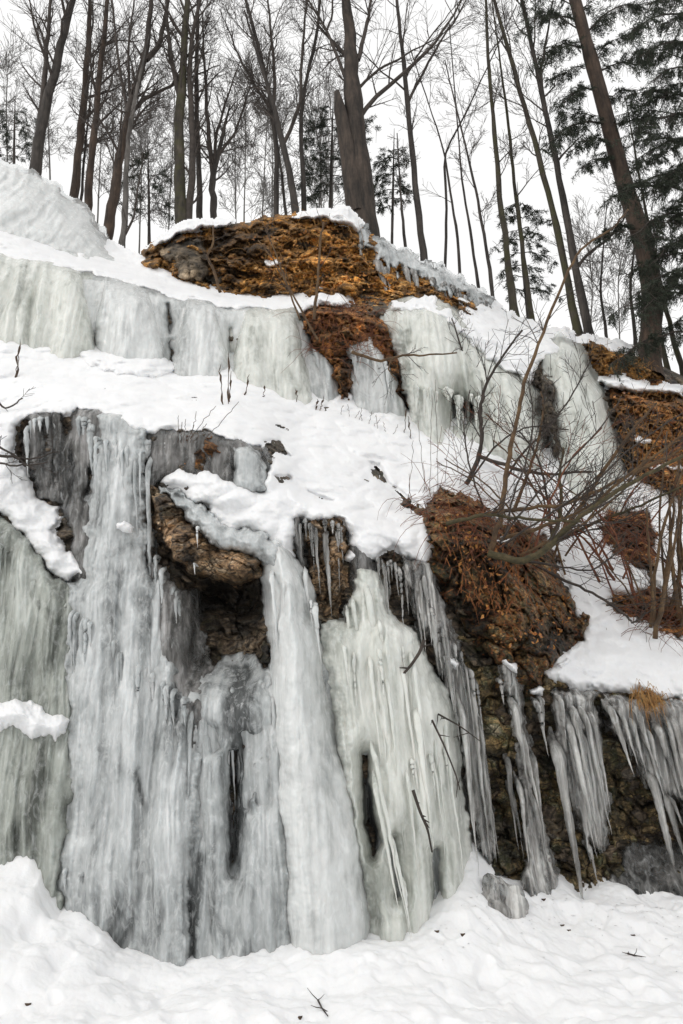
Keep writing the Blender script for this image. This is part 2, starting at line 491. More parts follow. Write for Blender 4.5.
def layer(name, poly, T, Rr, mat, fn=None, base=None, holes=(), edge=(3, .06), drip=(0, 0), step=(1.0, 1.0), parent=None, seed=0, neg=.06, tone=(), bumps=(), top_r=0):
    base = B if base is None else base
    p = np.array(poly, float)
    x0, x1 = p[:, 0].min() - 8, p[:, 0].max() + 8
    y0, y1 = p[:, 1].min() - 8 - drip[0], p[:, 1].max() + 8 + drip[0]
    x0, x1 = max(x0, CX0), min(x1, CX0 + CW - 1); y0, y1 = max(y0, CY0), min(y1, CY0 + CH - 1)
    px, py = np.meshgrid(np.arange(x0, x1, step[0]), np.arange(y0, y1, step[1]))
    Yb = samp(base, px, py)
    W = P(px, py, Yb); X, Z = W[..., 0], W[..., 2]
    qx = px + edge[0] * fbm(px * edge[1], py * edge[1], 4, seed + 40)
    qy = py + edge[0] * fbm(px * edge[1] + 50, py * edge[1], 4, seed + 41)
    if drip[0] or top_r:
        i0 = sdf(qx, qy, p) > 0
        yt = np.where(i0.any(0), py[np.argmax(i0, 0), np.arange(px.shape[1])], py[-1])[None]
    if drip[0]:
        c = np.abs(perlin(X * drip[1], Z * .15, seed + 42)) * .6 + np.abs(perlin(X * drip[1] * 2.3, Z * .2, seed + 43)) * .4
        qy = qy + drip[0] * (c * 2 - .4) * smooth(py - yt, 4, 34)
    d = sdf(qx, qy, p)
    for hp in holes:
        d = np.minimum(d, -sdf(px + (qx - px) * .4, py + (qy - py) * .4, hp))
    pr = prof(d, Rr)
    if top_r: pr = pr * (.25 + .75 * prof(np.convolve(np.pad(yt[0], 20, 'edge'), np.ones(41) / 41, 'valid')[None] * -1 + py, top_r))
    h = T * pr
    if fn is not None: h = h + fn(X, Z, px, py, d, pr)
    for (bx, by, brx, bry, ba) in bumps:
        h = h + ba * np.exp(-((px - bx) / brx) ** 2 - ((py - by) / bry) ** 2) * np.clip(pr * 1.5, 0, 1)
    tn = .075 * fbm(X * 3.2, Z * .7, 5, seed + 60, .6) + .03 * fbm(X * 1.5, Z * 1.5, 4, seed + 63)
    for (bx, by, brx, bry, ba) in tone:
        q1 = px + 5 * fbm(px * .06, py * .02, 3, seed + 61); q2 = py + 9 * fbm(px * .09, py * .03, 3, seed + 62)
        tn = tn + ba * np.exp(-(((q1 - bx) / brx) ** 2 + ((q2 - by) / bry) ** 2) ** 1.5)
    thin = 1 - smooth(h, .015, .14)
    h = np.where(d < 0, -neg * np.clip(-d / 2.0, .05, 1), h)
    Y = Yb - h
    V = P(px, py, Y)
    keep = d > -2.5
    fk = keep[:-1, :-1] | keep[1:, :-1] | keep[:-1, 1:] | keep[1:, 1:]
    f = grid_faces(*px.shape)[fk.ravel()]
    used = np.zeros(px.size, bool); used[f.ravel()] = True
    idx = np.cumsum(used) - 1
    return mesh_obj(name, V.reshape(-1, 3)[used], [idx[f]], mat, parent, attrs={'tone': tn.ravel()[used], 'thin': thin.ravel()[used]})


def flutes(a=(.09, .05, .022, .009), f=(2.2, 5.0, 11, 24), seed=0, warp=.06):
    a = (a[0], a[1] * 1.15, a[2] * 1.35, a[3] * 1.5)
    def fn(X, Z, px, py, d, pr):
        Xw = X + warp * perlin(X * 1.6, Z * .9, seed + 1) + .022 * perlin(X * 6, Z * 2.2, seed + 2) + .006 * perlin(X * 22, Z * 9, seed + 3)
        s = 0
        for k, (aa, ff) in enumerate(zip(a, f)):
            n = np.abs(perlin(Xw * ff, Z * ff * .07 + k * 3, seed + 10 + k))
            s = s + aa * (1.15 * n - .28 + .5 * perlin(Xw * ff * .8 + 9, Z * ff * .06 - k, seed + 30 + k))
        s = s + .05 * fbm(X * 2.2, Z * 1.1, 3, seed + 20) + .006 * fbm(X * 18, Z * 8, 3, seed + 21)
        return s * np.clip(pr * 1.3, 0, 1)
    return fn


def snow_fn(seed=0, a=.10, f=1.6, fine=.012):
    def fn(X, Z, px, py, d, pr):
        return (a * fbm(X * f, Z * f * 1.3, 4, seed) +   (.03 + .13 * np.exp(-np.clip(d, 0, 400) / 45)) * np.abs(perlin(X * 2.6 + .3 * perlin(X * 3, Z * 3, seed + 5), Z * 3.4, seed + 7)) + .6 * fine * fbm(X * 22, Z * 24, 3, seed + 3)) * np.clip(pr, 0, 1)
    return fn


def rock_fn(seed=0, amp=1.0, lh=.15, bw=.3):
    def fn(X, Z, px, py, d, pr):
        return rock_relief(X, Z, seed, amp, lh, bw) * np.clip(pr * 1.2, 0, 1)
    return fn


def cen(poly, base=None, off=0):
    p = np.array(poly, float); x = p[:, 0].mean(); y = p[:, 1].max()
    return P(x, y, samp(B if base is None else base, x, y) - off)


# ---- snow on the terrace between the two icefalls (terrain)
S1 = [(-240, 280), (-30, 312), (0, 316), (40, 328), (75, 342), (130, 346), (170, 360), (232, 364), (262, 372), (305, 386), (345, 396), (400, 406), (430, 414), (480, 422), (520, 436), (545, 449),
      (590, 464), (628, 472), (660, 488), (683, 495), (924, 570), (924, 640), (700, 640), (683, 640), (672, 600), (650, 575), (655, 560), (640, 545), (652, 525), (640, 510), (610, 512), (600, 530), (612, 555), (640, 568),
      (648, 580), (640, 592), (612, 600), (600, 606), (640, 618), (683, 640), (924, 700), (924, 760), (700, 703), (660, 698), (640, 692), (600, 687), (575, 690), (558, 682), (542, 668), (560, 655), (585, 640), (570, 600), (560, 560), (540, 535),
      (500, 522), (470, 500), (440, 486), (432, 498), (424, 512), (432, 548), (428, 562), (410, 562), (395, 548), (380, 550), (375, 562), (360, 566), (347, 558), (350, 535), (345, 518),
      (330, 517), (312, 524), (304, 516), (296, 520), (294, 540), (294, 566), (286, 570), (276, 548), (258, 533), (232, 530), (206, 517), (208, 508), (190, 497), (172, 490), (158, 484), (172, 467), (200, 473), (236, 481), (264, 494),
      (262, 482), (268, 470), (272, 458), (262, 446), (254, 446), (236, 440), (205, 432), (180, 430), (165, 432), (136, 437), (122, 432), (118, 419), (100, 412), (78, 408), (58, 413), (26, 419), (14, 426), (12, 446),
      (16, 465), (30, 478), (36, 497), (60, 508), (58, 525), (52, 532), (72, 555), (94, 575), (70, 581), (45, 571), (38, 552), (20, 532), (0, 512), (-40, 490), (-240, 470)]
H1 = [(263, 440), (280, 440), (292, 456), (276, 456), (270, 464), (264, 467)]
H1b = [(274, 475), (288, 474), (292, 481), (280, 484)]
H2 = [(368, 463), (380, 464), (390, 482), (404, 494), (424, 508), (418, 520), (404, 507), (386, 486), (372, 474)]
H3 = [(308, 490), (322, 494), (334, 500), (322, 503)]
H4 = [(605, 512), (648, 512), (656, 540), (650, 562), (628, 562), (606, 545)]
H5 = [(610, 592), (648, 596), (662, 620), (640, 622), (616, 606)]
o = layer('snow_slope', S1, .16, 15, M['snow'], snow_fn(3, .08), holes=[H1, H1b, H2, H3, H4, H5], edge=(5, .05)); tag(o, kind='structure')
S6 = [(-240, 196), (-30, 222), (0, 228), (40, 240), (75, 254), (84, 226), (100, 236), (118, 248), (140, 257), (150, 262), (180, 280), (215, 289), (262, 297), (290, 293), (325, 288), (352, 294), (348, 306), (310, 309), (280, 309), (230, 310), (190, 304),
      (165, 296), (130, 284), (90, 274), (60, 270), (0, 258), (-240, 240)]
o = layer('upper_snow_slope', S6, .15, 12, M['snow'], snow_fn(8, .06), edge=(3, .06)); tag(o, kind='structure')
S6b = [(455, 296), (490, 300), (520, 321), (560, 331), (600, 338), (640, 351), (652, 362), (620, 352), (590, 348), (575, 343), (560, 352), (545, 356), (532, 385), (500, 372), (470, 350)]
o = layer('ridge_snow', S6b, .16, 9, M['snow_far'], snow_fn(9, .08), edge=(4, .07)); tag(o, kind='structure')

# ---- snow lying in patches on the ice
def snow_patch(label, poly, T=.14, Rr=9, seed=0, base=None, off=0):
    b = (B if base is None else base) - off
    o = layer('snow_patch', poly, T, Rr, M['snow'], snow_fn(seed, .05, 3), base=b, edge=(3, .07), seed=seed)
    return tag(o, label, 'snow patch')


# ------------------------------------------------------------------ frozen waterfalls
def fall(label, sheets, icicles=(), name='frozen_waterfall', base=None, mat_i='ice_clear', cat='frozen waterfall', group=None):
    """sheets: (part name, poly, T, R, mat, flute kwargs, extra layer kwargs)"""
    root = empty(name, cen(sheets[0][1], base), label, cat, group)
    for (pn, poly, T, Rr, mat, fk, kw) in sheets:
        layer(pn, poly, T, Rr, M[mat], flutes(**fk), base=base, parent=root, **kw)
    for ic in icicles: icicle(root, *ic, base=base, mat=mat_i)
    return root


icn = [0]


def icicle(parent, x0, y0, x1, y1, w, off=.15, base=None, mat='ice_clear', split=True):
    icn[0] += 1
    rng = np.random.default_rng(icn[0] * 31)
    base = B if base is None else base
    Y = float(samp(base, x0, y0)) - off
    a, b = P(x0, y0, Y), P(x1, y1, Y)
    n = 26
    t = np.linspace(0, 1, n)
    pts = a + (b - a) * t[:, None]
    L = np.linalg.norm(b - a)
    pts[:, 0] += .012 * L * np.cumsum(rng.normal(0, .4, n)) / 2; pts[:, 1] += .01 * L * np.cumsum(rng.normal(0, .4, n)) / 2
    pts[:, 1] += .26 * (1 - smooth(t, 0, .3)) ** 2
    wob = np.convolve(rng.normal(size=n + 2), [.3, .4, .3], 'valid')
    r = .5 * w * .85 / F * np.linalg.norm(a) * ((1 - t) ** rng.uniform(.7, 1.2) * .95 + .03) * (1 + .07 * np.sin(t * L * 55 + rng.random() * 6) + .16 * wob) * (.2 + .8 * smooth(t, -.02, .12))
    tb = Tubes(); th = rng.random((1, 9)) * .35 + .82
    tb.add(pts, r[:, None] * th, 9)
    return tb.build('icicle', M[mat], parent)


def row(parent_args, x0, y0, x1, y1, n, lmin, lmax, wmin, wmax, slope=.13, seed=0, off=.15):
    rng = np.random.default_rng(seed); out = []
    for k in range(n):
        u = (k + .5 + rng.uniform(-.9, .9)) / n
        x, y = x0 + (x1 - x0) * u, y0 + (y1 - y0) * u
        L = (lmin * .5 + (lmax - lmin * .5) * rng.random() ** 2.2)
        s = slope + rng.uniform(-.02, .02)
        out.append((x, y, x + s * L, y + L, rng.uniform(wmin, wmax), off + rng.uniform(-.05, .08)))
    return out


FL = dict(a=(.05, .03, .015, .007))
# lower tier, from the left
fall('wide greenish grey ice sheet below the slanting snow strip at the far left', [
    ('ice_sheet', [(-240, 470), (-40, 492), (0, 512), (20, 530), (40, 552), (48, 572), (62, 582), (84, 600), (84, 700), (84, 780), (66, 900), (50, 1060), (-240, 1060)], .30, 30, 'ice_murk', dict(seed=1, a=(.06, .05, .03, .010)),
     dict(edge=(6, .04), bumps=[(34, 790, 30, 70, .16), (20, 620, 10, 60, .05), (45, 640, 9, 40, .06)], tone=[(10, 560, 14, 60, .05), (22, 590, 10, 30, .12), (60, 640, 9, 70, -.10), (30, 800, 22, 60, -.03), (10, 840, 10, 30, -.14), (30, 610, 12, 14, .12)]))],
    row(None, -10, 530, 78, 610, 26, 60, 220, 4, 9, .0, 5, .28), mat_i='ice_murk')
fall('continuous grey ice skin covering the wall behind the pillars', [
    ('ice_sheet', [(60, 600), (150, 560), (186, 604), (196, 672), (270, 668), (290, 640), (330, 628), (400, 630), (440, 690), (462, 760), (474, 880), (478, 1060), (40, 1060), (50, 800)], .20, 40, 'ice_grey', dict(seed=50, a=(.06, .05, .03, .012)),
     dict(edge=(6, .04), tone=[(196, 880, 8, 140, -.12), (288, 880, 8, 100, -.05), (372, 830, 8, 60, -.2)], holes=[[(230, 752), (236, 752), (238, 800), (235, 862), (231, 866), (229, 800)], [(362, 760), (366, 758), (370, 800), (376, 838), (373, 850), (366, 828)]]))])
fall('dark clear ice curtain in the hollow under the snow lip', [
    ('ice_sheet', [(16, 412), (60, 404), (75, 402), (130, 410), (134, 440), (124, 470), (118, 500), (112, 560), (98, 590), (75, 585), (60, 545), (60, 505), (40, 495), (30, 470)], .10, 10, 'ice_dark', dict(seed=3, a=(.05, .05, .03, .01)),
     dict(edge=(6, .06), tone=[(36, 445, 7, 34, .14), (82, 440, 9, 44, .16), (60, 470, 8, 30, -.1), (66, 540, 14, 26, .02), (76, 470, 8, 30, -.12)], holes=[[(58, 404), (73, 406), (72, 428), (66, 436), (60, 420)], [(50, 520), (62, 510), (74, 540), (70, 556), (58, 540)], [(16, 420), (28, 422), (26, 442), (20, 438)], [(88, 470), (92, 466), (90, 500), (86, 500)]]))],
    row(None, 25, 418, 56, 412, 7, 30, 60, 5, 9, .02, 8, .1) + row(None, 74, 413, 98, 418, 6, 40, 80, 6, 11, .02, 9, .12), mat_i='ice_grey')
fall('broad mottled grey icefall running from the snow lip down to the ground', [
    ('ice_sheet', [(98, 415), (120, 412), (150, 432), (148, 480), (150, 540), (160, 600), (180, 670), (200, 720), (206, 800), (200, 880), (199, 1060), (48, 1060), (50, 900), (58, 760), (56, 640), (62, 585), (84, 575), (80, 530), (90, 480)], .34, 40, 'ice_grey', dict(seed=4, a=(.07, .06, .03, .010)),
     dict(edge=(8, .04), bumps=[(92, 740, 24, 150, .10), (128, 720, 14, 90, .10), (168, 840, 22, 140, .14), (116, 500, 18, 60, .10), (120, 880, 40, 50, .10), (75, 860, 16, 40, .08)],
          tone=[(118, 470, 14, 60, .07), (126, 495, 5, 30, .10), (96, 560, 10, 26, .06), (150, 560, 8, 60, -.06), (142, 640, 8, 50, -.10), (118, 640, 6, 70, -.08), (92, 680, 12, 90, .08), (128, 690, 8, 80, .14), (142, 790, 5, 20, -.2), (160, 700, 12, 60, .02),
                (178, 700, 10, 60, -.09), (170, 830, 16, 90, .06), (76, 840, 12, 18, .14), (120, 842, 18, 24, .03), (60, 900, 14, 30, -.08), (110, 930, 14, 30, -.09), (150, 930, 10, 30, -.07), (84, 800, 20, 30, .05), (120, 910, 60, 50, -.05), (170, 660, 18, 60, -.05), (195, 900, 5, 80, -.2)]))],
    row(None, 70, 600, 190, 700, 26, 60, 240, 4, 9, .02, 71, .40) + row(None, 90, 430, 146, 440, 12, 60, 180, 4, 8, .02, 72, .36) + row(None, 66, 866, 130, 890, 9, 25, 70, 6, 10, .02, 11, .40) + row(None, 74, 612, 120, 610, 6, 40, 120, 5, 9, .02, 12, .34), mat_i='ice_grey')
fall('thin brownish ice skin under the snow lip above the ledge', [
    ('ice_sheet', [(132, 428), (180, 428), (240, 436), (266, 450), (268, 490), (240, 488), (200, 478), (172, 474), (150, 492), (138, 480)], .09, 8, 'ice_dark', dict(seed=8, a=(.04, .03, .02, .008)), dict(edge=(4, .05), tone=[(158, 452, 16, 20, .16), (148, 470, 5, 14, -.2), (230, 450, 20, 14, .12)])),
    ('ice_bulge', [(228, 440), (250, 443), (262, 452), (270, 494), (232, 490)], .2, 18, 'ice_grey', dict(seed=9, a=(.02, .01, .01, .004)), dict(edge=(4, .05), tone=[(248, 465, 20, 30, .04)]))],
    row(None, 142, 438, 180, 434, 8, 18, 42, 5, 9, .03, 12, .1), mat_i='ice_grey')
fall('dark grey ice bulge with black slits under the rock ledge', [
    ('ice_bulge', [(184, 700), (194, 676), (214, 664), (240, 648), (268, 664), (282, 700), (296, 800), (304, 1060), (186, 1060), (192, 900)], .26, 34, 'ice_grey', dict(seed=13, a=(.06, .05, .03, .01)),
     dict(edge=(6, .05), bumps=[(215, 780, 13, 110, .16), (262, 900, 24, 50, .14), (258, 690, 14, 30, .06)],
          tone=[(236, 730, 34, 90, -.07), (210, 880, 26, 90, -.05), (240, 700, 12, 40, -.08), (240, 780, 10, 70, -.14), (254, 750, 6, 60, -.10), (213, 700, 11, 16, .14), (214, 820, 12, 80, .0), (262, 830, 8, 26, .09), (250, 860, 10, 24, .06), (278, 800, 8, 120, -.02), (262, 950, 30, 30, -.06), (204, 690, 10, 20, -.08), (196, 930, 7, 60, -.14), (222, 930, 10, 40, -.08)],
          holes=[[(230, 752), (237, 752), (239, 800), (236, 866), (232, 872), (229, 800)], [(244, 736), (250, 738), (252, 796), (246, 806)], [(210, 728), (214, 730), (218, 748), (212, 750)], [(193, 890), (198, 890), (205, 985), (196, 985)], [(259, 770), (263, 770), (262, 800), (259, 800)]]))],
    row(None, 200, 690, 272, 676, 18, 60, 200, 4, 8, .04, 14, .30), mat_i='ice_grey')
fall('grey streaked ice running down from under the rock ledge', [
    ('ice_sheet', [(144, 500), (150, 540), (164, 578), (182, 590), (200, 588), (208, 610), (206, 650), (214, 672), (208, 720), (196, 800), (160, 700), (144, 620)], .24, 22, 'ice_dark', dict(seed=16, a=(.06, .05, .03, .01)), dict(edge=(7, .05), tone=[(160, 620, 10, 40, .06), (178, 690, 12, 40, .1)]))],
    row(None, 152, 545, 182, 600, 7, 40, 110, 4, 8, .04, 16, .2), mat_i='ice_grey')
fall('smooth milky ice pillar dropping from the snow cushion on the ledge', [
    ('ice_column', [(260, 545), (275, 536), (290, 548), (300, 560), (314, 590), (322, 640), (332, 700), (356, 800), (372, 880), (388, 1060), (288, 1060), (283, 900), (276, 780), (270, 680), (264, 610)], .60, 56, 'ice_white', dict(seed=17, a=(.05, .025, .012, .005), warp=.03),
     dict(edge=(4, .03), bumps=[(290, 700, 14, 200, .06)], tone=[(284, 690, 12, 140, .07), (296, 850, 14, 90, .05), (330, 760, 12, 100, -.07), (345, 900, 16, 60, -.03), (300, 590, 12, 30, -.05)])),
    ('ice_apron', [(156, 486), (175, 490), (205, 508), (232, 526), (260, 530), (282, 546), (290, 580), (274, 578), (262, 562), (244, 556), (224, 552), (208, 545), (202, 536), (196, 530), (190, 524), (176, 508)], .46, 16, 'ice_grey', dict(seed=18, a=(.02, .02, .01, .004)), dict(edge=(5, .07), tone=[(230, 540, 60, 20, .04)]))],
    [(197, 522, 198, 548, 5, .46), (194, 560, 195, 575, 3, .44), (270, 560, 276, 650, 7, .5), (284, 560, 290, 690, 8, .52), (303, 560, 312, 640, 6, .4)] + row(None, 284, 575, 318, 600, 7, 80, 260, 4, 8, .10, 73, .52), mat_i='ice_white')
fall('broad greenish white icefall with a dark slot and long icicles', [
    ('ice_sheet', [(316, 634), (322, 622), (346, 622), (352, 590), (358, 566), (376, 566), (386, 602), (404, 622), (416, 632), (428, 660), (448, 690), (460, 720), (466, 800), (474, 870), (478, 960), (480, 1060), (374, 1060), (356, 860), (338, 760), (326, 690)], .5, 38, 'ice_green', dict(seed=19, a=(.07, .06, .03, .009)),
     dict(edge=(5, .04), bumps=[(398, 800, 14, 170, .14), (428, 820, 12, 130, .12), (448, 800, 9, 120, .10), (384, 660, 12, 60, .06)],
          tone=[(345, 690, 10, 80, -.05), (372, 850, 7, 60, -.16), (380, 910, 12, 40, -.10), (410, 700, 16, 80, .05), (436, 780, 8, 80, .06), (455, 860, 8, 60, -.08), (390, 770, 10, 70, .04), (366, 690, 6, 60, .05), (335, 640, 14, 14, -.1), (438, 900, 6, 30, -.14)],
          holes=[[(362, 756), (366, 754), (371, 800), (379, 842), (374, 856), (366, 828)], [(392, 840), (394, 838), (400, 890), (398, 896)], [(434, 850), (437, 850), (439, 925), (436, 925)]]))],
    [(364, 572, 390, 712, 11, .45), (370, 735, 411, 944, 8, .62), (373, 770, 399, 912, 7, .6), (392, 835, 411, 942, 6, .66), (346, 600, 352, 690, 6, .4), (383, 660, 396, 790, 7, .62), (398, 650, 414, 780, 7, .62), (413, 690, 434, 850, 8, .66), (434, 715, 448, 860, 6, .6),
     (352, 590, 360, 668, 6, .42), (444, 700, 462, 880, 7, .58), (378, 610, 386, 690, 6, .55), (404, 880, 409, 935, 5, .66)] + row(None, 340, 640, 420, 640, 9, 80, 220, 4, 8, .11, 81, .58) + row(None, 395, 760, 452, 740, 8, 60, 160, 4, 7, .11, 82, .64), mat_i='ice_green')
fall('thin grey ice over brown rock below the snow cushions', [
    ('ice_sheet', [(290, 505), (300, 510), (304, 540), (308, 600), (324, 628), (345, 628), (356, 620), (352, 560), (345, 530), (352, 545), (375, 550), (386, 610), (376, 640), (330, 660), (310, 640), (296, 560)], .16, 10, 'ice_dark', dict(seed=23, a=(.04, .04, .03, .01)), dict(edge=(4, .06), drip=(12, 7), tone=[(300, 540, 6, 40, .2), (360, 590, 10, 50, .1)]))],
    row(None, 296, 515, 345, 520, 12, 30, 110, 4, 8, .06, 23, .16) + row(None, 376, 552, 430, 566, 14, 50, 120, 4, 7, .1, 24, .24))
fall('see-through ice fringe between the white icefall and the mossy rock', [
    ('ice_sheet', [(400, 556), (430, 560), (440, 600), (456, 640), (472, 690), (486, 760), (496, 850), (492, 866), (478, 852), (466, 780), (456, 720), (440, 680), (416, 625)], .24, 9, 'ice_clear', dict(seed=25, a=(.04, .05, .04, .012)), dict(edge=(4, .06), drip=(26, 7), tone=[(475, 720, 10, 60, .05)]))],
    row(None, 430, 600, 474, 670, 12, 60, 140, 4, 8, .12, 26, .28) + [(463, 690, 478, 868, 7, .34), (470, 670, 490, 850, 8, .36), (476, 700, 497, 862, 8, .34), (458, 680, 474, 880, 7, .42), (482, 740, 499, 858, 7, .3)])
fall('curved grey icicle cluster hanging from a snow tipped rock knob', [
    ('ice_sheet', [(496, 664), (506, 658), (518, 668), (525, 690), (530, 740), (537, 790), (548, 840), (558, 880), (566, 1000), (518, 1000), (522, 860), (520, 800), (512, 730), (508, 700), (498, 690)], .34, 12, 'ice_clear', dict(seed=27, a=(.05, .05, .03, .012)), dict(edge=(4, .06), drip=(8, 7), tone=[(538, 850, 18, 30, .08), (514, 700, 8, 40, .1)]))],
    [(500, 675, 504, 705, 7, .32), (513, 690, 528, 800, 10, .38), (520, 720, 545, 825, 9, .36), (536, 694, 549, 758, 9, .3), (518, 770, 532, 880, 8, .36), (506, 745, 520, 850, 9, .25), (530, 740, 546, 860, 9, .3), (541, 692, 545, 735, 6, .3), (528, 780, 552, 890, 9, .32), (510, 780, 522, 860, 7, .26)])
fall('tall pointed icicle cluster hanging below the snow shelf', [
    ('ice_sheet', [(551, 690), (575, 688), (596, 694), (603, 740), (611, 800), (606, 846), (596, 858), (586, 852), (578, 830), (564, 790), (556, 740)], .36, 10, 'ice_clear', dict(seed=28, a=(.04, .05, .04, .015)), dict(edge=(4, .06), drip=(18, 8), tone=[(585, 760, 14, 60, .06)]))],
    [(556, 725, 590, 912, 15, .36), (564, 700, 596, 850, 11, .42), (572, 695, 600, 840, 10, .44), (580, 695, 608, 835, 10, .42), (590, 700, 612, 815, 9, .4), (560, 690, 568, 750, 7, .36), (588, 840, 598, 888, 6, .34), (568, 720, 594, 858, 9, .46), (578, 760, 602, 846, 7, .46), (586, 720, 606, 826, 6, .46)])
fall('dense icicle curtain at the right end of the snow shelf', [
    ('ice_sheet', [(602, 697), (620, 695), (650, 706), (664, 700), (700, 700), (924, 745), (924, 900), (700, 880), (690, 840), (678, 800), (664, 796), (654, 800), (640, 780), (626, 750), (610, 730)], .40, 12, 'ice_clear', dict(seed=29, a=(.05, .05, .04, .015)), dict(edge=(4, .06), drip=(20, 6), tone=[(655, 760, 16, 40, .1), (685, 740, 14, 50, .08)]))],
    [(608, 697, 634, 776, 10, .38), (616, 698, 640, 770, 8, .42), (640, 720, 664, 800, 12, .44), (648, 760, 678, 884, 14, .38), (660, 780, 690, 870, 11, .38), (656, 715, 682, 800, 11, .48), (672, 705, 696, 830, 11, .5), (628, 710, 648, 780, 9, .44), (690, 705, 720, 850, 12, .48), (668, 790, 684, 830, 7, .38), (646, 720, 668, 796, 8, .5), (634, 700, 652, 760, 7, .46), (664, 705, 686, 800, 8, .52)])
o = layer('ice_mound', [(600, 900), (612, 868), (634, 846), (660, 842), (690, 850), (720, 860), (740, 1000), (600, 1000)], .24, 60, M['ice_dark'], flutes(seed=30, a=(.04, .03, .01, .004)), edge=(8, .05), tone=[(640, 860, 50, 50, -.05)])
tag(o, 'murky rounded ice mound at the foot of the wall below the icicle curtain', 'ice mound')

# upper tier
UF = dict(a=(.10, .05, .025, .01))
fall('smooth pale ice dome on the skyline at the top left', [
    ('ice_dome', [(-240, 60), (-30, 150), (0, 164), (30, 174), (60, 189), (84, 211), (104, 233), (118, 262), (90, 262), (40, 244), (0, 232), (-240, 205)], .4, 34, 'ice_white', dict(seed=31, a=(.14, .06, .02, .006)), dict(edge=(4, .04), bumps=[(20, 205, 50, 10, .10), (50, 232, 40, 6, .08)], tone=[(40, 200, 90, 60, .12)]))])
fall('long rounded upper ice curtain with a brown spot at its edge', [
    ('ice_sheet', [(-240, 228), (0, 250), (60, 263), (98, 274), (98, 420), (-240, 420)], .55, 34, 'ice_green', dict(seed=32, a=(.16, .08, .03, .01)), dict(top_r=34, edge=(4, .04), tone=[(26, 310, 8, 40, -.12), (60, 310, 16, 50, .05), (5, 310, 10, 40, .06), (84, 320, 6, 30, -.06)]))], base=B2)
fall('low rounded ice skin joining the blocks of the upper tier', [
    ('ice_sheet', [(-240, 236), (0, 256), (60, 268), (110, 279), (150, 290), (190, 300), (262, 306), (300, 310), (316, 350), (350, 400), (350, 450), (-240, 450)], .30, 20, 'ice_white', dict(seed=51, a=(.08, .05, .03, .01)),
     dict(edge=(4, .05), top_r=50, holes=[[(166, 304), (168, 303), (172, 326), (169, 332)], [(170, 344), (172, 342), (174, 366), (171, 366)], [(91, 346), (94, 336), (96, 354), (92, 354)], [(230, 330), (231, 328), (233, 352), (231, 352)]], tone=[(168, 330, 10, 30, -.14), (232, 340, 6, 40, -.08), (314, 380, 10, 40, -.12)]))], base=B2)
fall('bell shaped upper ice bulge with a snow heap at its foot', [
    ('ice_bulge', [(88, 272), (116, 276), (150, 288), (166, 310), (171, 430), (90, 430)], .62, 34, 'ice_white', dict(seed=33, a=(.08, .05, .02, .008)), dict(top_r=34, edge=(4, .04), holes=[[(91, 344), (94, 332), (97, 352), (92, 352)]], tone=[(100, 300, 8, 30, -.08), (130, 320, 16, 40, .04)]))], base=B2)
fall('small round shouldered ice block beside a dark cleft', [
    ('ice_bulge', [(168, 302), (190, 294), (212, 297), (230, 306), (233, 430), (171, 430)], .55, 22, 'ice_white', dict(seed=34, a=(.07, .05, .02, .01)), dict(top_r=34, edge=(5, .05), holes=[[(167, 304), (170, 304), (171, 328), (168, 326)]], tone=[(180, 330, 8, 30, -.1), (205, 340, 14, 40, .06)]))], base=B2)
fall('square shouldered greenish ice block next to the rusty bank', [
    ('ice_bulge', [(228, 310), (262, 303), (296, 306), (306, 325), (314, 380), (318, 450), (230, 450)], .6, 26, 'ice_green', dict(seed=35, a=(.06, .04, .018, .007)), dict(top_r=34, edge=(5, .05), tone=[(235, 340, 6, 40, -.08), (270, 350, 10, 40, .05), (300, 360, 6, 40, -.06)]))], base=B2)
fall('thin icicle fringe hanging on the rusty bank', [
    ('ice_sheet', [(314, 345), (330, 362), (340, 380), (346, 400), (350, 440), (318, 440)], .25, 10, 'ice_grey', dict(seed=36), dict(edge=(3, .05))),
    ('ice_sheet', [(346, 340), (364, 332), (384, 350), (396, 372), (404, 400), (408, 440), (356, 440), (350, 390)], .35, 14, 'ice_white', dict(seed=37, a=(.06, .06, .03, .012)), dict(edge=(3, .05)))],
    row(None, 350, 345, 390, 360, 8, 30, 60, 5, 9, .04, 38, .4), base=B2, mat_i='ice_white')
fall('huge humped icefall below the icicled ridge', [
    ('ice_bulge', [(376, 312), (390, 300), (412, 293), (432, 294), (450, 304), (470, 325), (490, 350), (520, 372), (540, 395), (550, 490), (412, 480), (404, 400), (394, 350)], .75, 42, 'ice_green', dict(seed=39, a=(.14, .08, .035, .012)), dict(top_r=50, edge=(5, .05), bumps=[(432, 380, 22, 70, .12), (500, 410, 26, 60, .12)], tone=[(405, 370, 6, 40, -.12), (466, 410, 8, 16, -.2), (440, 350, 20, 60, .05), (520, 420, 12, 30, .05), (488, 410, 5, 30, -.1)], holes=[[(452, 398), (456, 396), (457, 424), (453, 424)], [(461, 402), (465, 402), (467, 424), (462, 424)], [(470, 404), (473, 404), (474, 420), (471, 420)]])),
    ('snow_cover', [(392, 303), (412, 296), (432, 297), (450, 308), (470, 328), (494, 352), (525, 372), (528, 382), (495, 368), (470, 346), (445, 326), (415, 314), (395, 312)], .62, 14, 'snow', dict(seed=40, a=(.03, .02, .01, .004)), dict(edge=(5, .06)))],
    row(None, 410, 380, 480, 395, 14, 18, 50, 5, 9, .02, 41, .78), base=B2, mat_i='ice_green')
fall('steep greenish ice cone beside the twisted dark stem', [
    ('ice_column', [(540, 345), (556, 336), (578, 345), (592, 368), (606, 400), (618, 440), (632, 500), (640, 530), (566, 530), (560, 470), (546, 400)], .72, 32, 'ice_green', dict(seed=42, a=(.07, .05, .02, .008)), dict(top_r=60, edge=(4, .05), tone=[(600, 430, 10, 50, .05), (575, 400, 8, 60, -.04)]))], base=B2)
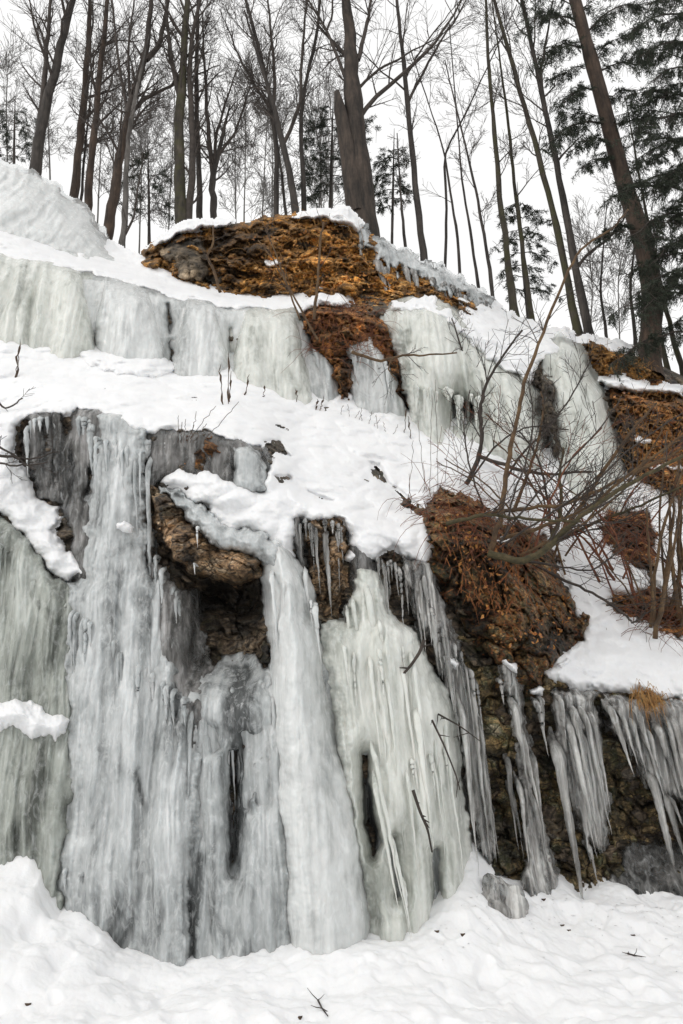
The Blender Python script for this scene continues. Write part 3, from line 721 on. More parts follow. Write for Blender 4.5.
fall('row of short dusty icicles hanging from the sloping ridge', [
    ('ice_sheet', [(354, 232), (366, 230), (400, 250), (440, 268), (490, 297), (494, 306), (476, 306), (440, 288), (420, 280), (400, 270), (384, 268), (370, 254), (360, 250)], .3, 10, 'ice_grey', dict(seed=43, a=(.05, .05, .03, .01)), dict(edge=(6, .07), drip=(20, 5)))],
    [(360, 240, 362, 268, 6, .3), (376, 255, 388, 300, 11, .34), (384, 262, 392, 298, 8, .34), (404, 262, 412, 298, 10, .34), (412, 266, 420, 300, 10, .34), (432, 275, 438, 300, 9, .34), (440, 280, 447, 308, 9, .3)] + row(None, 445, 282, 490, 302, 12, 14, 34, 4, 8, .1, 44, .32), name='icicle_row', cat='icicles')

# ------------------------------------------------------------------ rock outcrops and earth banks
def rock(label, poly, T, Rr, mat, seed=0, name='rock_outcrop', cat='rock', amp=1.0, lh=.15, bw=.3, base=None, edge=(5, .06), holes=(), tone=(), bumps=()):
    o = layer(name, poly, T, Rr, M[mat], rock_fn(seed, amp, lh, bw), base=base, edge=edge, seed=seed, holes=holes, tone=tone, bumps=bumps)
    return tag(o, label, cat)


rock('long ochre and black rock outcrop under the big broken tree', [(142, 256), (156, 244), (176, 232), (200, 227), (230, 226), (262, 224), (290, 218), (330, 214), (352, 218), (360, 236), (368, 262), (392, 290), (386, 302), (350, 300), (320, 296), (290, 298), (262, 299), (225, 293), (195, 284), (165, 272), (150, 264)], .22, 18, 'ochre', 51, amp=1.5, lh=.2, bw=.45, edge=(7, .07), tone=[(228, 252, 30, 30, -.22), (265, 240, 40, 14, -.1), (275, 275, 26, 14, .12), (335, 275, 45, 22, .22), (310, 245, 30, 12, .16), (150, 262, 16, 12, -.15), (285, 292, 40, 8, -.15)])
rock('pale tan boulder set in the dark end of the ridge outcrop', [(160, 248), (172, 236), (190, 234), (202, 242), (210, 256), (212, 272), (200, 282), (182, 276), (166, 264)], .5, 22, 'boulder', 52, 'boulder', 'boulder', .45, .5, .7)
rock('small brown rock poking out of the snow below the boulder', [(138, 260), (150, 258), (160, 264), (158, 271), (146, 269)], .32, 7, 'ochre', 53, 'boulder', 'boulder', .5)
rock('brown rock rim beneath the dusty icicles on the sloping ridge', [(356, 236), (366, 236), (400, 257), (440, 275), (488, 303), (494, 318), (470, 316), (440, 302), (400, 300), (384, 300), (368, 272)], .16, 8, 'ochre', 66, amp=1.0)
rock('rusty red earth bank between the two upper icefalls', [(300, 314), (318, 304), (345, 302), (372, 310), (388, 322), (398, 350), (404, 378), (412, 408), (404, 412), (394, 380), (384, 358), (366, 344), (352, 352), (350, 400), (344, 404), (336, 378), (322, 360), (310, 340)], .46, 18, 'redbank', 54, 'earth_bank', 'earth bank', 1.4, .26, .4, base=B2, edge=(7, .07), tone=[(330, 330, 16, 14, .1), (366, 326, 12, 8, .12), (345, 375, 6, 30, -.25), (402, 390, 6, 26, -.25), (318, 340, 8, 20, -.15)])
rock('dark brown rock bank under the leaning trunk at the edge', [(578, 340), (600, 345), (630, 355), (652, 364), (660, 378), (640, 382), (612, 376), (596, 372), (586, 356)], .3, 12, 'ochre', 55, 'earth_bank', 'earth bank', 1.4, .15, .3, edge=(5, .07))
rock('tall rusty rock bank standing beside the ice cone', [(606, 386), (640, 384), (683, 390), (924, 450), (924, 600), (700, 505), (660, 492), (636, 480), (624, 440), (614, 404)], .45, 18, 'redbank', 56, 'earth_bank', 'earth bank', 1.6, .3, .45, base=B2, edge=(6, .06), tone=[(655, 420, 18, 14, .2), (660, 455, 14, 14, .22), (630, 440, 8, 40, -.1), (668, 475, 20, 10, .1), (680, 400, 20, 10, -.15)])
rock('jutting layered brown rock ledge beneath the snow cushion', [(148, 486), (160, 490), (178, 500), (190, 520), (206, 538), (226, 550), (246, 554), (264, 560), (262, 574), (240, 584), (216, 582), (194, 574), (176, 562), (166, 545), (154, 522)], .40, 14, 'ledge', 57, 'rock_ledge', 'rock ledge', .9, .13, .7, edge=(4, .07), tone=[(230, 558, 34, 12, .22), (165, 530, 10, 22, .14), (184, 560, 12, 14, -.1), (200, 566, 16, 8, .1), (245, 572, 16, 6, -.1)], bumps=[(235, 562, 34, 14, .14), (165, 520, 12, 24, .06)])
rock('pale streaked rock face in the hollow, painted dark under the ledge', [(172, 566), (200, 576), (240, 584), (262, 580), (268, 620), (270, 660), (250, 674), (220, 672), (200, 682), (184, 660), (178, 620)], .02, 10, 'cliff', 58, 'bare_rock', 'rock', 1.0, .34, .4, edge=(6, .06), tone=[(235, 598, 40, 14, -.35), (212, 630, 12, 26, .14), (246, 620, 14, 20, -.25), (238, 655, 22, 10, .05), (190, 620, 8, 40, -.1)], bumps=[(212, 630, 12, 26, .14), (245, 650, 20, 12, .16)])  # negative tone patches paint the hollow's shade; positive ones are pale stone
rock('leaf covered rock knob below the sprawling shrub', [(420, 504), (432, 488), (446, 482), (470, 492), (500, 508), (530, 524), (550, 546), (552, 572), (566, 594), (584, 612), (586, 634), (570, 650), (552, 662), (540, 690), (500, 690), (492, 664), (476, 640), (452, 606), (430, 560)], .26, 24, 'litter', 59, 'rock_outcrop', 'rock', 1.5, .34, .5, edge=(12, .05), tone=[(500, 560, 30, 26, -.22), (548, 640, 30, 20, -.2), (455, 560, 14, 40, -.15), (470, 620, 20, 20, -.2), (530, 580, 20, 16, .12), (500, 620, 18, 22, .1), (450, 505, 26, 16, .1), (572, 610, 12, 16, -.1)], bumps=[(575, 620, 16, 22, .1), (520, 575, 30, 12, .08)])
rock('mossy yellow brown rock wall behind the hanging icicles', [(452, 640), (476, 640), (500, 660), (545, 668), (575, 692), (640, 697), (700, 708), (924, 750), (924, 1060), (480, 1060), (490, 860), (470, 720)], .0, 10, 'mossrock', 60, 'bare_rock', 'rock', 1.15, .3, .45, tone=[(500, 740, 16, 40, .1), (545, 740, 20, 30, -.15), (620, 790, 14, 30, -.12), (640, 850, 40, 26, .1), (530, 870, 26, 14, .16), (600, 880, 16, 14, -.15), (620, 760, 12, 20, .1), (500, 820, 14, 30, -.1)])
rock('reddish stained rock patch beneath the snow lip', [(172, 440), (184, 434), (212, 436), (222, 446), (214, 470), (196, 470), (180, 464)], .1, 10, 'redbank', 61, 'bare_rock', 'rock', .6, edge=(6, .08))
rock('brown streaked rock rib between snow cushions', [(306, 520), (322, 514), (340, 518), (346, 545), (344, 590), (338, 618), (322, 620), (312, 590), (308, 560)], .14, 12, 'ledge', 62, 'rock_outcrop', 'rock', .8, .4, .16, edge=(5, .06))
rock('dark brown bank with dry roots behind the shrub', [(602, 510), (650, 512), (660, 545), (652, 566), (626, 562), (606, 545)], .12, 12, 'redbank', 63, 'earth_bank', 'earth bank', 1.4, edge=(8, .07))
rock('brown root mass jutting from snow by the edge shrub', [(612, 596), (640, 592), (683, 605), (720, 620), (700, 650), (660, 628), (634, 618)], .18, 12, 'redbank', 64, 'earth_bank', 'earth bank', 1.4, edge=(7, .07))
rock('dark wet cleft beside the steep ice cone', [(540, 375), (552, 380), (558, 410), (564, 455), (556, 460), (546, 420)], .55, 8, 'cliff', 65, 'bare_rock', 'rock', .8, base=B2)

# snow patches that lie on ice or rock
snow_patch('ragged snow clump stuck on the left ice at chest height', [(-60, 690), (0, 700), (14, 694), (26, 697), (40, 706), (52, 710), (64, 708), (74, 722), (68, 736), (58, 750), (48, 740), (30, 744), (16, 732), (0, 736), (-60, 730)], .60, 26, 71)
snow_patch('tiny snow cap midway up the pale column', [(112, 524), (124, 519), (136, 526), (134, 534), (116, 532)], .5, 6, 75)
snow_patch('snow tip on the knob above the curved icicles', [(500, 660), (508, 655), (518, 666), (520, 674), (510, 672)], .42, 6, 76)
snow_patch('small snow pad on the rock between two icicle clusters', [(528, 689), (538, 685), (545, 690), (543, 696), (532, 696)], .34, 5, 77)
snow_patch('snow dab high on the knob under the mossy stem', [(492, 540), (504, 536), (512, 542), (500, 546)], .44, 4, 86)
snow_patch('snow dab beside the round stone at the right of the knob', [(556, 664), (566, 655), (572, 660), (562, 668)], .4, 4, 87)
snow_patch('snow pad on the upper shoulder of the tall rusty bank', [(628, 436), (640, 432), (652, 440), (648, 446), (634, 444)], .62, 5, 88, B2)
snow_patch('long snow streak across the tall rusty bank', [(646, 466), (664, 460), (690, 470), (690, 476), (668, 470), (650, 472)], .62, 5, 89, B2)
snow_patch('snow fleck on the middle of the ridge outcrop', [(262, 262), (276, 258), (284, 264), (272, 268)], .38, 4, 90)
snow_patch('little snow spot beside the dark twig', [(440, 655), (450, 652), (460, 664), (456, 670), (444, 664)], .4, 5, 79)
snow_patch('thin snow line along the outcrop top beside the boulder', [(146, 250), (160, 238), (180, 226), (202, 221), (232, 221), (226, 226), (200, 229), (178, 234), (160, 245)], .55, 6, 80)
snow_patch('snow crust on the outcrop rim next to the big trunk', [(288, 218), (316, 212), (348, 210), (362, 222), (358, 232), (346, 222), (316, 218)], .52, 5, 81)
snow_patch('snow saddle on top of the rusty bank', [(296, 300), (316, 294), (342, 294), (352, 304), (336, 306), (318, 308), (304, 312)], .75, 7, 82, B2)
snow_patch('snow strip between the two brown banks', [(598, 378), (620, 376), (650, 384), (683, 388), (683, 396), (640, 392), (606, 388)], .75, 5, 83, B2)
snow_patch('snow heap leaning against the bell shaped bulge', [(70, 352), (84, 345), (104, 350), (130, 344), (150, 340), (164, 354), (180, 372), (140, 380), (90, 368)], .45, 20, 84)

# ------------------------------------------------------------------ foreground snow
CT = np.array([(-240, 830), (-60, 838), (-20, 845), (0, 855), (28, 868), (38, 880), (44, 905), (54, 925), (80, 922), (100, 930), (118, 952), (140, 962), (160, 966), (200, 970), (245, 966), (285, 968), (300, 964), (330, 960), (350, 955), (375, 948), (400, 942), (420, 938), (440, 920), (460, 895), (478, 878), (492, 884), (510, 898), (530, 900), (550, 893), (566, 892), (590, 906), (606, 903), (625, 894), (660, 898), (683, 900), (924, 930)], float)
cxx = np.arange(-240, 924, 2.0)
cyy = np.interp(cxx, CT[:, 0], CT[:, 1])
Yct = samp(B, cxx, cyy) - np.interp(cxx, [0, 60, 200, 290, 380, 470, 500, 700], [.3, .45, .4, .6, .6, .45, .3, .3])
PC = P(cxx, cyy, Yct)
od = np.argsort(PC[:, 0]); PCX, PCY, PCZ = PC[od, 0], PC[od, 1], PC[od, 2]
PCZS = np.convolve(np.pad(PCZ, 24, 'edge'), np.hanning(51)[1:-1] / np.hanning(51).sum(), 'valid')[:len(PCZ)]


def ground_z(X, Y):
    yc = np.interp(X, PCX, PCY); far = yc - Y
    wn = np.exp(-np.clip(far, 0, 9) / .16)
    zc = np.interp(X, PCX, PCZ) * wn + np.interp(X + .12 * perlin(X * 2, Y * 3, 97), PCX, PCZS) * (1 - wn)
    s = np.clip(1 - far / 1.9, 0, 1.25)
    s = s ** 1.35
    z = .02 + (zc - .02) * s
    lump = .10 * fbm(X * 1.3 + 3, Y * 1.3, 3, 90) + .035 * np.abs(fbm(X * 3.0, Y * 3.0, 2, 91)) + .009 * fbm(X * 8, Y * 8, 4, 92) + .03 * smooth(s, .6, .95) * np.abs(fbm(X * 6, Y * 6, 3, 98)) + .0035 * fbm(X * 34, Y * 34, 3, 94)
    lump = lump - .06 * smooth(fbm(X * 2.6 + 9, Y * 2.6, 2, 95), .25, .6)
    return z + lump * (1 - .5 * smooth(s, .75, 1.0))


gxs = np.concatenate([np.arange(-14, -5, .12), np.arange(-5, 6.2, .014), np.arange(6.2, 14, .12)])
gys = np.concatenate([np.arange(-4, 5.2, .12), np.arange(5.2, 10.6, .014)])
A, Bq = np.meshgrid(gxs, gys)
Zg = ground_z(A, Bq)
edgef = smooth(np.minimum.reduce([A + 14, 13.8 - A, Bq + 4]), 0, 1.0)
Zg = Zg * edgef - .15 * (1 - edgef)
o = mesh_obj('snow_ground', np.stack([A, Bq, Zg], -1).reshape(-1, 3), [grid_faces(*A.shape)[:, ::-1]], M['snow']); tag(o, kind='structure')
o = mesh_obj('snow_field', [(-300, -300, -.05), (300, -300, -.05), (300, 300, -.05), (-300, 300, -.05)], [np.array([[0, 1, 2, 3]])], M['snow_far']); tag(o, kind='structure')


def on_ground(px, py):
    Ys = np.linspace(5, 10.5, 600); q = P(np.full(600, px), np.full(600, py), Ys)
    g = ground_z(q[:, 0], q[:, 1])
    k = np.argmax(q[:, 2] < g)
    return q[k]


def boulder_at(label, px, py, w, h, mat, seed):
    c = on_ground(px, py + h * .35) ; s = np.linalg.norm(c) / F
    u, v = np.meshgrid(np.linspace(0, 2 * np.pi, 49), np.linspace(0, np.pi, 25))
    d = np.stack([np.cos(u) * np.sin(v), np.sin(u) * np.sin(v), np.cos(v)], -1)
    r = 1 + .3 * fbm(d[..., 0] * 1.3 + seed, d[..., 2] * 1.3 + d[..., 1], 4, seed)
    V = c + d * r[..., None] * np.array([w * s / 2, w * s / 2.4, h * s / 2]) + np.array([0, .05, h * s * .02])
    o = mesh_obj('boulder', V.reshape(-1, 3), [grid_faces(25, 49)], mat)
    return tag(o, label, 'boulder')


boulder_at('ice glazed grey boulder half buried in the snow bank', 502, 892, 42, 46, M['ice_clear'], 9)

LEAVES = [(463, 935, 'dead leaf on the bank below the ice fringe'), (437, 932, 'dead leaf at the foot of the white icefall'), (544, 900, 'dead leaf nearest the curved icicles'), (562, 926, 'upper of two dark leaves below the pointed icicles'), (569, 931, 'lower of two dark leaves below the pointed icicles'),
          (633, 936, 'dead leaf above the small stick in the snow'), (28, 1005, 'lone dead leaf in the bottom corner of the snow'), (300, 1018, 'dead leaf beside the twig at the bottom'), (508, 902, 'dead leaf touching the glazed boulder')]
for k, (x, y, lb) in enumerate(LEAVES):
    c = on_ground(x, y); rg = np.random.default_rng(k)
    n = 10; th = np.linspace(0, 2 * np.pi, n, endpoint=False)
    r = .02 * (1 + .35 * rg.normal(size=n).clip(-1, 1)); V = np.stack([np.cos(th) * r, np.sin(th) * r * .6, .006 + .008 * np.cos(2 * th)], -1)
    V = np.concatenate([V, [[0, 0, .012]], V * [.8, .8, 1] - [0, 0, .012]]) + c
    i = np.arange(n); j = (i + 1) % n
    f = [np.stack([i, j, np.full(n, n)], -1), np.stack([i, i + n + 1, j + n + 1, j], -1)]
    tag(mesh_obj('dead_leaf', V, f[::-1], M['leaf']), lb, 'leaf', 'dead leaves on the foreground snow')


# ------------------------------------------------------------------ woody plants
def grow(tb, p0, d0, L, r0, depth, rng, up=.35, spread=(25, 55), nper=6, curl=.18, start=.2, mn=.003, sides=(6, 5, 4, 3)):
    n = 7 if depth > 1 else 5
    pts = [np.array(p0, float)]; d = np.array(d0, float)
    for k in range(n - 1):
        d = d + rng.normal(0, curl, 3) + np.array([0, 0, up * .12]); d /= np.linalg.norm(d)
        pts.append(pts[-1] + d * L / (n - 1))
    pts = np.array(pts); t = np.linspace(0, 1, n)
    tb.add(pts, np.maximum(r0 * (1 - .82 * t), mn), sides[min(3, 3 - min(depth, 3))], cap=False)
    if depth <= 0: return
    for k in range(nper):
        u = start + (1 - start) * (k + rng.random()) / nper
        i = min(int(u * (n - 1)), n - 2); q = pts[i] + (pts[i + 1] - pts[i]) * (u * (n - 1) - i)
        tdir = pts[i + 1] - pts[i]; tdir /= np.linalg.norm(tdir)
        v = rng.normal(size=3); v -= tdir * (v @ tdir); v /= np.linalg.norm(v)
        a = R(rng.uniform(*spread))
        bd = tdir * math.cos(a) + v * math.sin(a)
        grow(tb, q, bd, L * rng.uniform(.35, .7) * (1 - .45 * u), max(r0 * (1 - .8 * u) * .5, mn), depth - 1, rng, up, spread, max(3, nper - 1), curl, .15, mn, sides)


def trunk_path(pts_px, Y, ext):
    px = [p[0] for p in pts_px]; py = [p[1] for p in pts_px]
    W = P(np.array(px, float), np.array(py, float), np.full(len(px), float(Y)))
    d = W[0] - W[1]; d /= np.linalg.norm(d)
    return W, d


def tree(label, pts, w0, w1, Y, mat='bark', nb=14, bl=2.2, t0=.25, seed=1, depth=2, nper=6, ext=2.5, group='bare trees on the ridge', name='bare_tree', forks=(), up=.5, spread=(22, 50), twig='twig', sink=None, mn=.0036):
    nb = int(nb * 1.5); nper = nper + 2
    rng = np.random.default_rng(seed * 7 + 1)
    W, d0 = trunk_path(pts, Y, ext)
    # root down to the plateau
    zb = plateau_z(W[0][0], Y) - .2 if sink is None else W[0][2] - sink
    foot = W[0] + d0 * max(.05, (W[0][2] - zb) / max(.3, -d0[2]))
    dt = W[-1] - W[-2]; dt /= np.linalg.norm(dt)
    key = np.vstack([foot, W] + ([W[-1] + dt * ext] if ext else []))
    s = W[0] * 0
    dist = np.linalg.norm(W[0] - [0, 0, CAMZ])
    r0, r1 = .5 * w0 / F * dist * .76, .5 * w1 / F * dist * .66
    rk = np.concatenate([[r0 * 1.15], np.linspace(r0, r1, len(W)), [max(r1 * .35, .012)] if ext else []])
    # resample
    sl = np.concatenate([[0], np.cumsum(np.linalg.norm(np.diff(key, axis=0), axis=1))])
    n = 26; ss = np.linspace(0, sl[-1], n)
    path = np.stack([np.interp(ss, sl, key[:, k]) for k in range(3)], -1); rr = np.interp(ss, sl, rk)
    path[1:-1] = path[1:-1] * .5 + (path[:-2] + path[2:]) * .25
    path[1:] += rng.normal(0, .35, (n - 1, 3)) * np.minimum(rr[1:, None] * .4, .04)
    rr = rr * (1 + .05 * rng.normal(size=n)); rr[0] *= 1.35; rr[1] *= 1.1
    root = empty(name, foot, label, 'tree', group)
    tr = Tubes(); tr.add(path, rr, 10); tr.build('trunk', M[mat], root)
    cr_ = Tubes()
    vis0 = np.linalg.norm(W[0] - foot) / sl[-1]
    for k in range(nb):
        u = (vis0 + (1 - vis0) * (t0 + (1 - t0) * (k + rng.random()) / nb))
        i = min(int(u * (n - 1)), n - 2); q = path[i]
        td = path[i + 1] - path[i]; td /= np.linalg.norm(td)
        v = rng.normal(size=3); v -= td * (v @ td); v /= np.linalg.norm(v)
        a = R(rng.uniform(*spread))
        r = max(rr[i] * rng.uniform(.22, .5), .008)
        grow(cr_, q, td * math.cos(a) + v * math.sin(a), bl * rng.uniform(.6, 1.25), r, depth, rng, up, (20, 50), nper, .13, .2, mn)
    for f in forks:
        q = P(np.array([p[0] for p in f[0]], float), np.array([p[1] for p in f[0]], float), np.linspace(Y, Y + f[3] if len(f) > 3 else Y, len(f[0])))
        dq = q[-1] - q[-2]; q = np.vstack([q, q[-1] + dq / np.linalg.norm(dq) * 1.2])
        ra, rb = .42 * f[1] / F * dist, .36 * f[2] / F * dist
        sl2 = np.concatenate([[0], np.cumsum(np.linalg.norm(np.diff(q, axis=0), axis=1))]); m = 14
        s2 = np.linspace(0, sl2[-1], m); pp = np.stack([np.interp(s2, sl2, q[:, c]) for c in range(3)], -1)
        pp[1:-1] = pp[1:-1] * .5 + (pp[:-2] + pp[2:]) * .25
        pp[1:] += rng.normal(0, .012, (m - 1, 3))
        cr_.add(pp, np.linspace(ra, rb * .6, m), 8)
        for k in range(int(4 + sl2[-1] * 2.2)):
            i = rng.integers(1, m - 1); td = pp[i + 1] - pp[i]; td /= np.linalg.norm(td)
            v = rng.normal(size=3); v -= td * (v @ td); v /= np.linalg.norm(v); a = R(rng.uniform(20, 50))
            grow(cr_, pp[i], td * math.cos(a) + v * math.sin(a), bl * rng.uniform(.35, .8), max((ra + (rb - ra) * i / m) * .4, .006), max(depth - 1, 1), rng, up, (20, 50), nper, .13, .2, mn)
    cr_.build('crown', M[twig], root)
    return root


tree('thick dark tree leaning inward behind the ice dome', [(33, 180), (42, 125), (55, 70), (66, 28), (72, 0)], 13, 9, 15.0, 'bark', 9, 2.0, .35, 1, forks=[([(38, 145), (42, 100), (48, 50), (50, 5)], 8, 5)])
tree('brown trunk behind the slope of the ice dome, first of a close pair', [(71, 216), (78, 160), (83, 110), (88, 50), (90, 0)], 11, 6, 15.5, 'bark_red', 14, 1.8, .2, 2)
tree('brown trunk of the close pair standing nearer the gap', [(85, 226), (92, 160), (98, 90), (103, 40), (108, 0)], 10, 6, 15.2, 'bark_red', 14, 1.8, .25, 3)
tree('slim straight sapling squeezed between the brown pair', [(80, 214), (84, 160), (90, 100)], 4, 2, 15.6, 'bark', 6, 1.0, .3, 4, ext=1.5)
tree('forked reddish trunk splitting into a wide fan', [(107, 240), (118, 170), (128, 115)], 13, 11, 14.8, 'bark_red', 6, 1.6, .4, 5, ext=1.0, forks=[([(128, 115), (140, 75), (146, 55), (150, 10), (154, -20)], 10, 6), ([(146, 60), (160, 45), (168, 0)], 7, 4), ([(128, 112), (118, 60), (112, 0)], 4, 3), ([(130, 112), (128, 50), (134, 0)], 4, 3), ([(132, 110), (150, 95), (176, 84)], 5, 2)])
tree('crooked pale barked tree growing from the snow slope', [(122, 250), (126, 200), (127, 150), (132, 112), (138, 85)], 8, 5, 14.2, 'bark_pale', 5, 1.4, .5, 6, ext=1.6, sink=.35, forks=[([(125, 235), (134, 218), (137, 195)], 3, 1.5)])
tree('twin stemmed mossy footed tree by the outcrop end', [(181, 222), (180, 160), (179, 110), (184, 60), (187, 0)], 15, 9, 14.6, 'bark_moss', 12, 1.8, .4, 7, forks=[([(188, 228), (192, 180), (193, 130), (189, 90), (190, 40), (200, 0)], 9, 6), ([(179, 95), (171, 60), (166, 0)], 6, 3)])
tree('many limbed grey tree spreading over the outcrop', [(214, 220), (212, 180), (218, 155)], 9, 7, 15.4, 'bark', 8, 1.6, .3, 8, ext=1.6, forks=[([(213, 180), (216, 130), (228, 95)], 5, 2), ([(216, 160), (236, 130), (244, 105)], 4, 2), ([(213, 175), (207, 110), (204, 50)], 6, 3)])
tree('straight grey tree just past the mossy twin', [(200, 220), (199, 170), (196, 90), (198, 0)], 8, 5, 15.6, 'bark', 10, 1.6, .3, 9)
tree('upright fan shaped tree with a straight main stem', [(276, 217), (277, 160), (272, 110), (262, 60), (246, 0)], 7, 5, 15.0, 'bark', 10, 2.0, .35, 10, forks=[([(275, 130), (274, 60), (268, 0)], 5, 3), ([(272, 110), (258, 90), (240, 60), (232, 40)], 4, 2)])
tree('tapering grey trunk at the middle of the fan group', [(296, 215), (288, 165), (276, 115), (266, 82)], 10, 6, 14.6, 'bark', 8, 1.6, .4, 11, forks=[([(283, 145), (300, 110), (302, 60), (306, 0)], 5, 3)])
tree('slender grey stem beside the tapering trunk', [(304, 213), (304, 170), (300, 130), (304, 90), (316, 40), (320, 0)], 7, 4, 14.8, 'bark', 9, 1.6, .3, 12)
tree('short thin leaning stem in the fan group', [(286, 217), (281, 170), (277, 140)], 4, 3, 15.2, 'bark', 5, 1.0, .3, 13, ext=1.6)

# the big broken tree
big = tree('massive old trunk with a broken stub on the outcrop top', [(364, 232), (360, 180), (355, 130), (352, 80), (350, 40), (346, 0)], 37, 14, 14.0, 'bark_big', 4, 2.6, .55, 14, name='broken_tree',
           forks=[([(351, 95), (344, 75), (334, 50), (326, 28), (312, 5)], 5, 3), ([(357, 122), (366, 105), (385, 88), (420, 60), (445, 30), (462, 0)], 6, 2), ([(358, 60), (364, 35), (372, 0)], 6, 3), ([(355, 92), (378, 70), (400, 58)], 4, 2), ([(327, 30), (333, 15), (332, -5)], 3, 2)])
tb = Tubes()
q = P(np.array([358, 350, 344, 340, 337.]), np.array([215, 160, 125, 108, 92.]), np.full(5, 13.9)); dd = np.linalg.norm(q[0]) / F / 2
rg = np.random.default_rng(3)
tb.add(q, np.array([20, 17, 14, 12, 6.])[:, None] * dd * rg.uniform(.8, 1.1, (1, 10)), 10)
tb.build('broken_stub', M['bark_big'], big)

tree('solitary straight slim tree on the sloping ridge', [(423, 252), (417, 200), (411, 140), (405, 75), (401, 40), (397, 0)], 9, 5, 14.6, 'bark', 6, 2.0, .3, 15, nper=4, forks=[([(407, 105), (430, 60), (464, 5)], 4, 2), ([(405, 80), (420, 50), (440, 25)], 3, 1.5)])
tree('thin dark pole beside the broken giant', [(405, 244), (401, 200), (398, 150)], 4, 2, 14.5, 'bark', 5, .6, .3, 16, depth=1, ext=.5)
tree('wispy stem bending toward the solitary tree', [(445, 268), (447, 200), (443, 155), (460, 125), (486, 70)], 4, 2, 15.5, 'bark', 6, 1.2, .4, 17, depth=1)
tree('thin twisted stem at the middle of the ridge slope', [(460, 274), (458, 240), (450, 190), (444, 150), (434, 120)], 4, 2, 15.2, 'bark', 5, 1.0, .3, 18, depth=1)
tree('thin grey stem just below the middle of the ridge', [(478, 284), (470, 230), (462, 180), (455, 95)], 4, 2, 15.0, 'bark', 5, 1.2, .3, 19, depth=1)
tree('dark leaning stem rooted in the icicled ridge end', [(494, 322), (492, 285), (484, 235), (476, 190), (464, 140)], 6, 3, 14.4, 'bark', 6, 1.0, .3, 20, sink=.2)
tree('mossy tree with a thick foot beside the ice hump', [(514, 314), (508, 260), (500, 200), (496, 150), (488, 60), (486, 0)], 10, 4, 14.8, 'bark_moss', 7, 1.4, .3, 21, sink=.3)
tree('slim mossy tree right behind the thick footed one', [(532, 322), (524, 260), (515, 190), (508, 120), (500, 60)], 7, 3, 15.2, 'bark_moss', 7, 1.2, .3, 22, sink=.4)
tree('olive barked tree at the low saddle', [(577, 330), (566, 270), (555, 220), (545, 180), (530, 125), (514, 70), (500, 20), (494, 0)], 10, 5, 14.6, 'bark_moss', 9, 1.6, .35, 23, sink=.4)
tree('sturdy grey tree twinned with the olive one', [(588, 332), (578, 280), (567, 220), (556, 160), (545, 110), (535, 60), (524, 10)], 11, 6, 14.4, 'bark', 9, 1.8, .4, 24, sink=.4, forks=[([(545, 115), (540, 80), (548, 30)], 5, 3), ([(577, 268), (590, 250), (610, 238), (628, 212)], 4, 1.5)])
tree('hair thin sapling behind the saddle', [(607, 340), (600, 290), (604, 240)], 4, 2, 15.2, 'bark', 4, .8, .3, 25, depth=1, ext=1.0, sink=.5)
tree('hair thin sapling nearest the leaning giant', [(636, 345), (630, 290), (634, 250)], 5, 2.5, 15.0, 'bark', 4, .8, .3, 26, depth=1, ext=1.2, sink=.5)
tree('leaning stem at the right margin behind the evergreen', [(690, 395), (676, 350), (664, 300), (652, 240)], 8, 4, 14.6, 'bark_moss', 6, 1.0, .3, 27, depth=1, sink=.4)
tree('pale slim trunk between the margin stem and the evergreen', [(666, 362), (658, 320), (654, 260), (640, 180)], 6, 3, 14.8, 'bark_moss', 6, 1.0, .3, 28, depth=1, sink=.4)

# thin far trees behind the ridge, seen only as a haze of twigs
FAR = [(8, 150, 22), (20, 150, 20), (50, 150, 24), (62, 175, 22), (98, 185, 24), (140, 200, 22), (150, 210, 20), (160, 200, 26), (168, 215, 23), (226, 205, 22), (236, 205, 26), (250, 205, 24), (262, 200, 27), (312, 205, 24), (322, 205, 22), (332, 200, 26), (386, 225, 24), (540, 300, 22), (552, 310, 24), (470, 262, 26), (620, 325, 24), (30, 160, 26), (112, 190, 25), (132, 190, 26), (178, 205, 27), (244, 205, 22), (272, 205, 23), (292, 205, 26), (318, 205, 25), (500, 290, 24), (590, 320, 26)]
rr_ = random.Random(4)
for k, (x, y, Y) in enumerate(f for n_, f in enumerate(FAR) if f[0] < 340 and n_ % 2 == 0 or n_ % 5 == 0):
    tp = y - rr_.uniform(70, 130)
    tree('slender leafless tree far back in the wood, one of many', [(x, y + 25), (x + rr_.uniform(-3, 6), (y + tp) / 2), (x + rr_.uniform(-6, 10), tp)], 1.9, .8, Y, 'twig_far', 15, 1.7, .05, 60 + k, depth=2, nper=6, ext=.8, group='slender leafless trees far back in the wood', name='distant_tree', twig='twig_far', mn=.006)


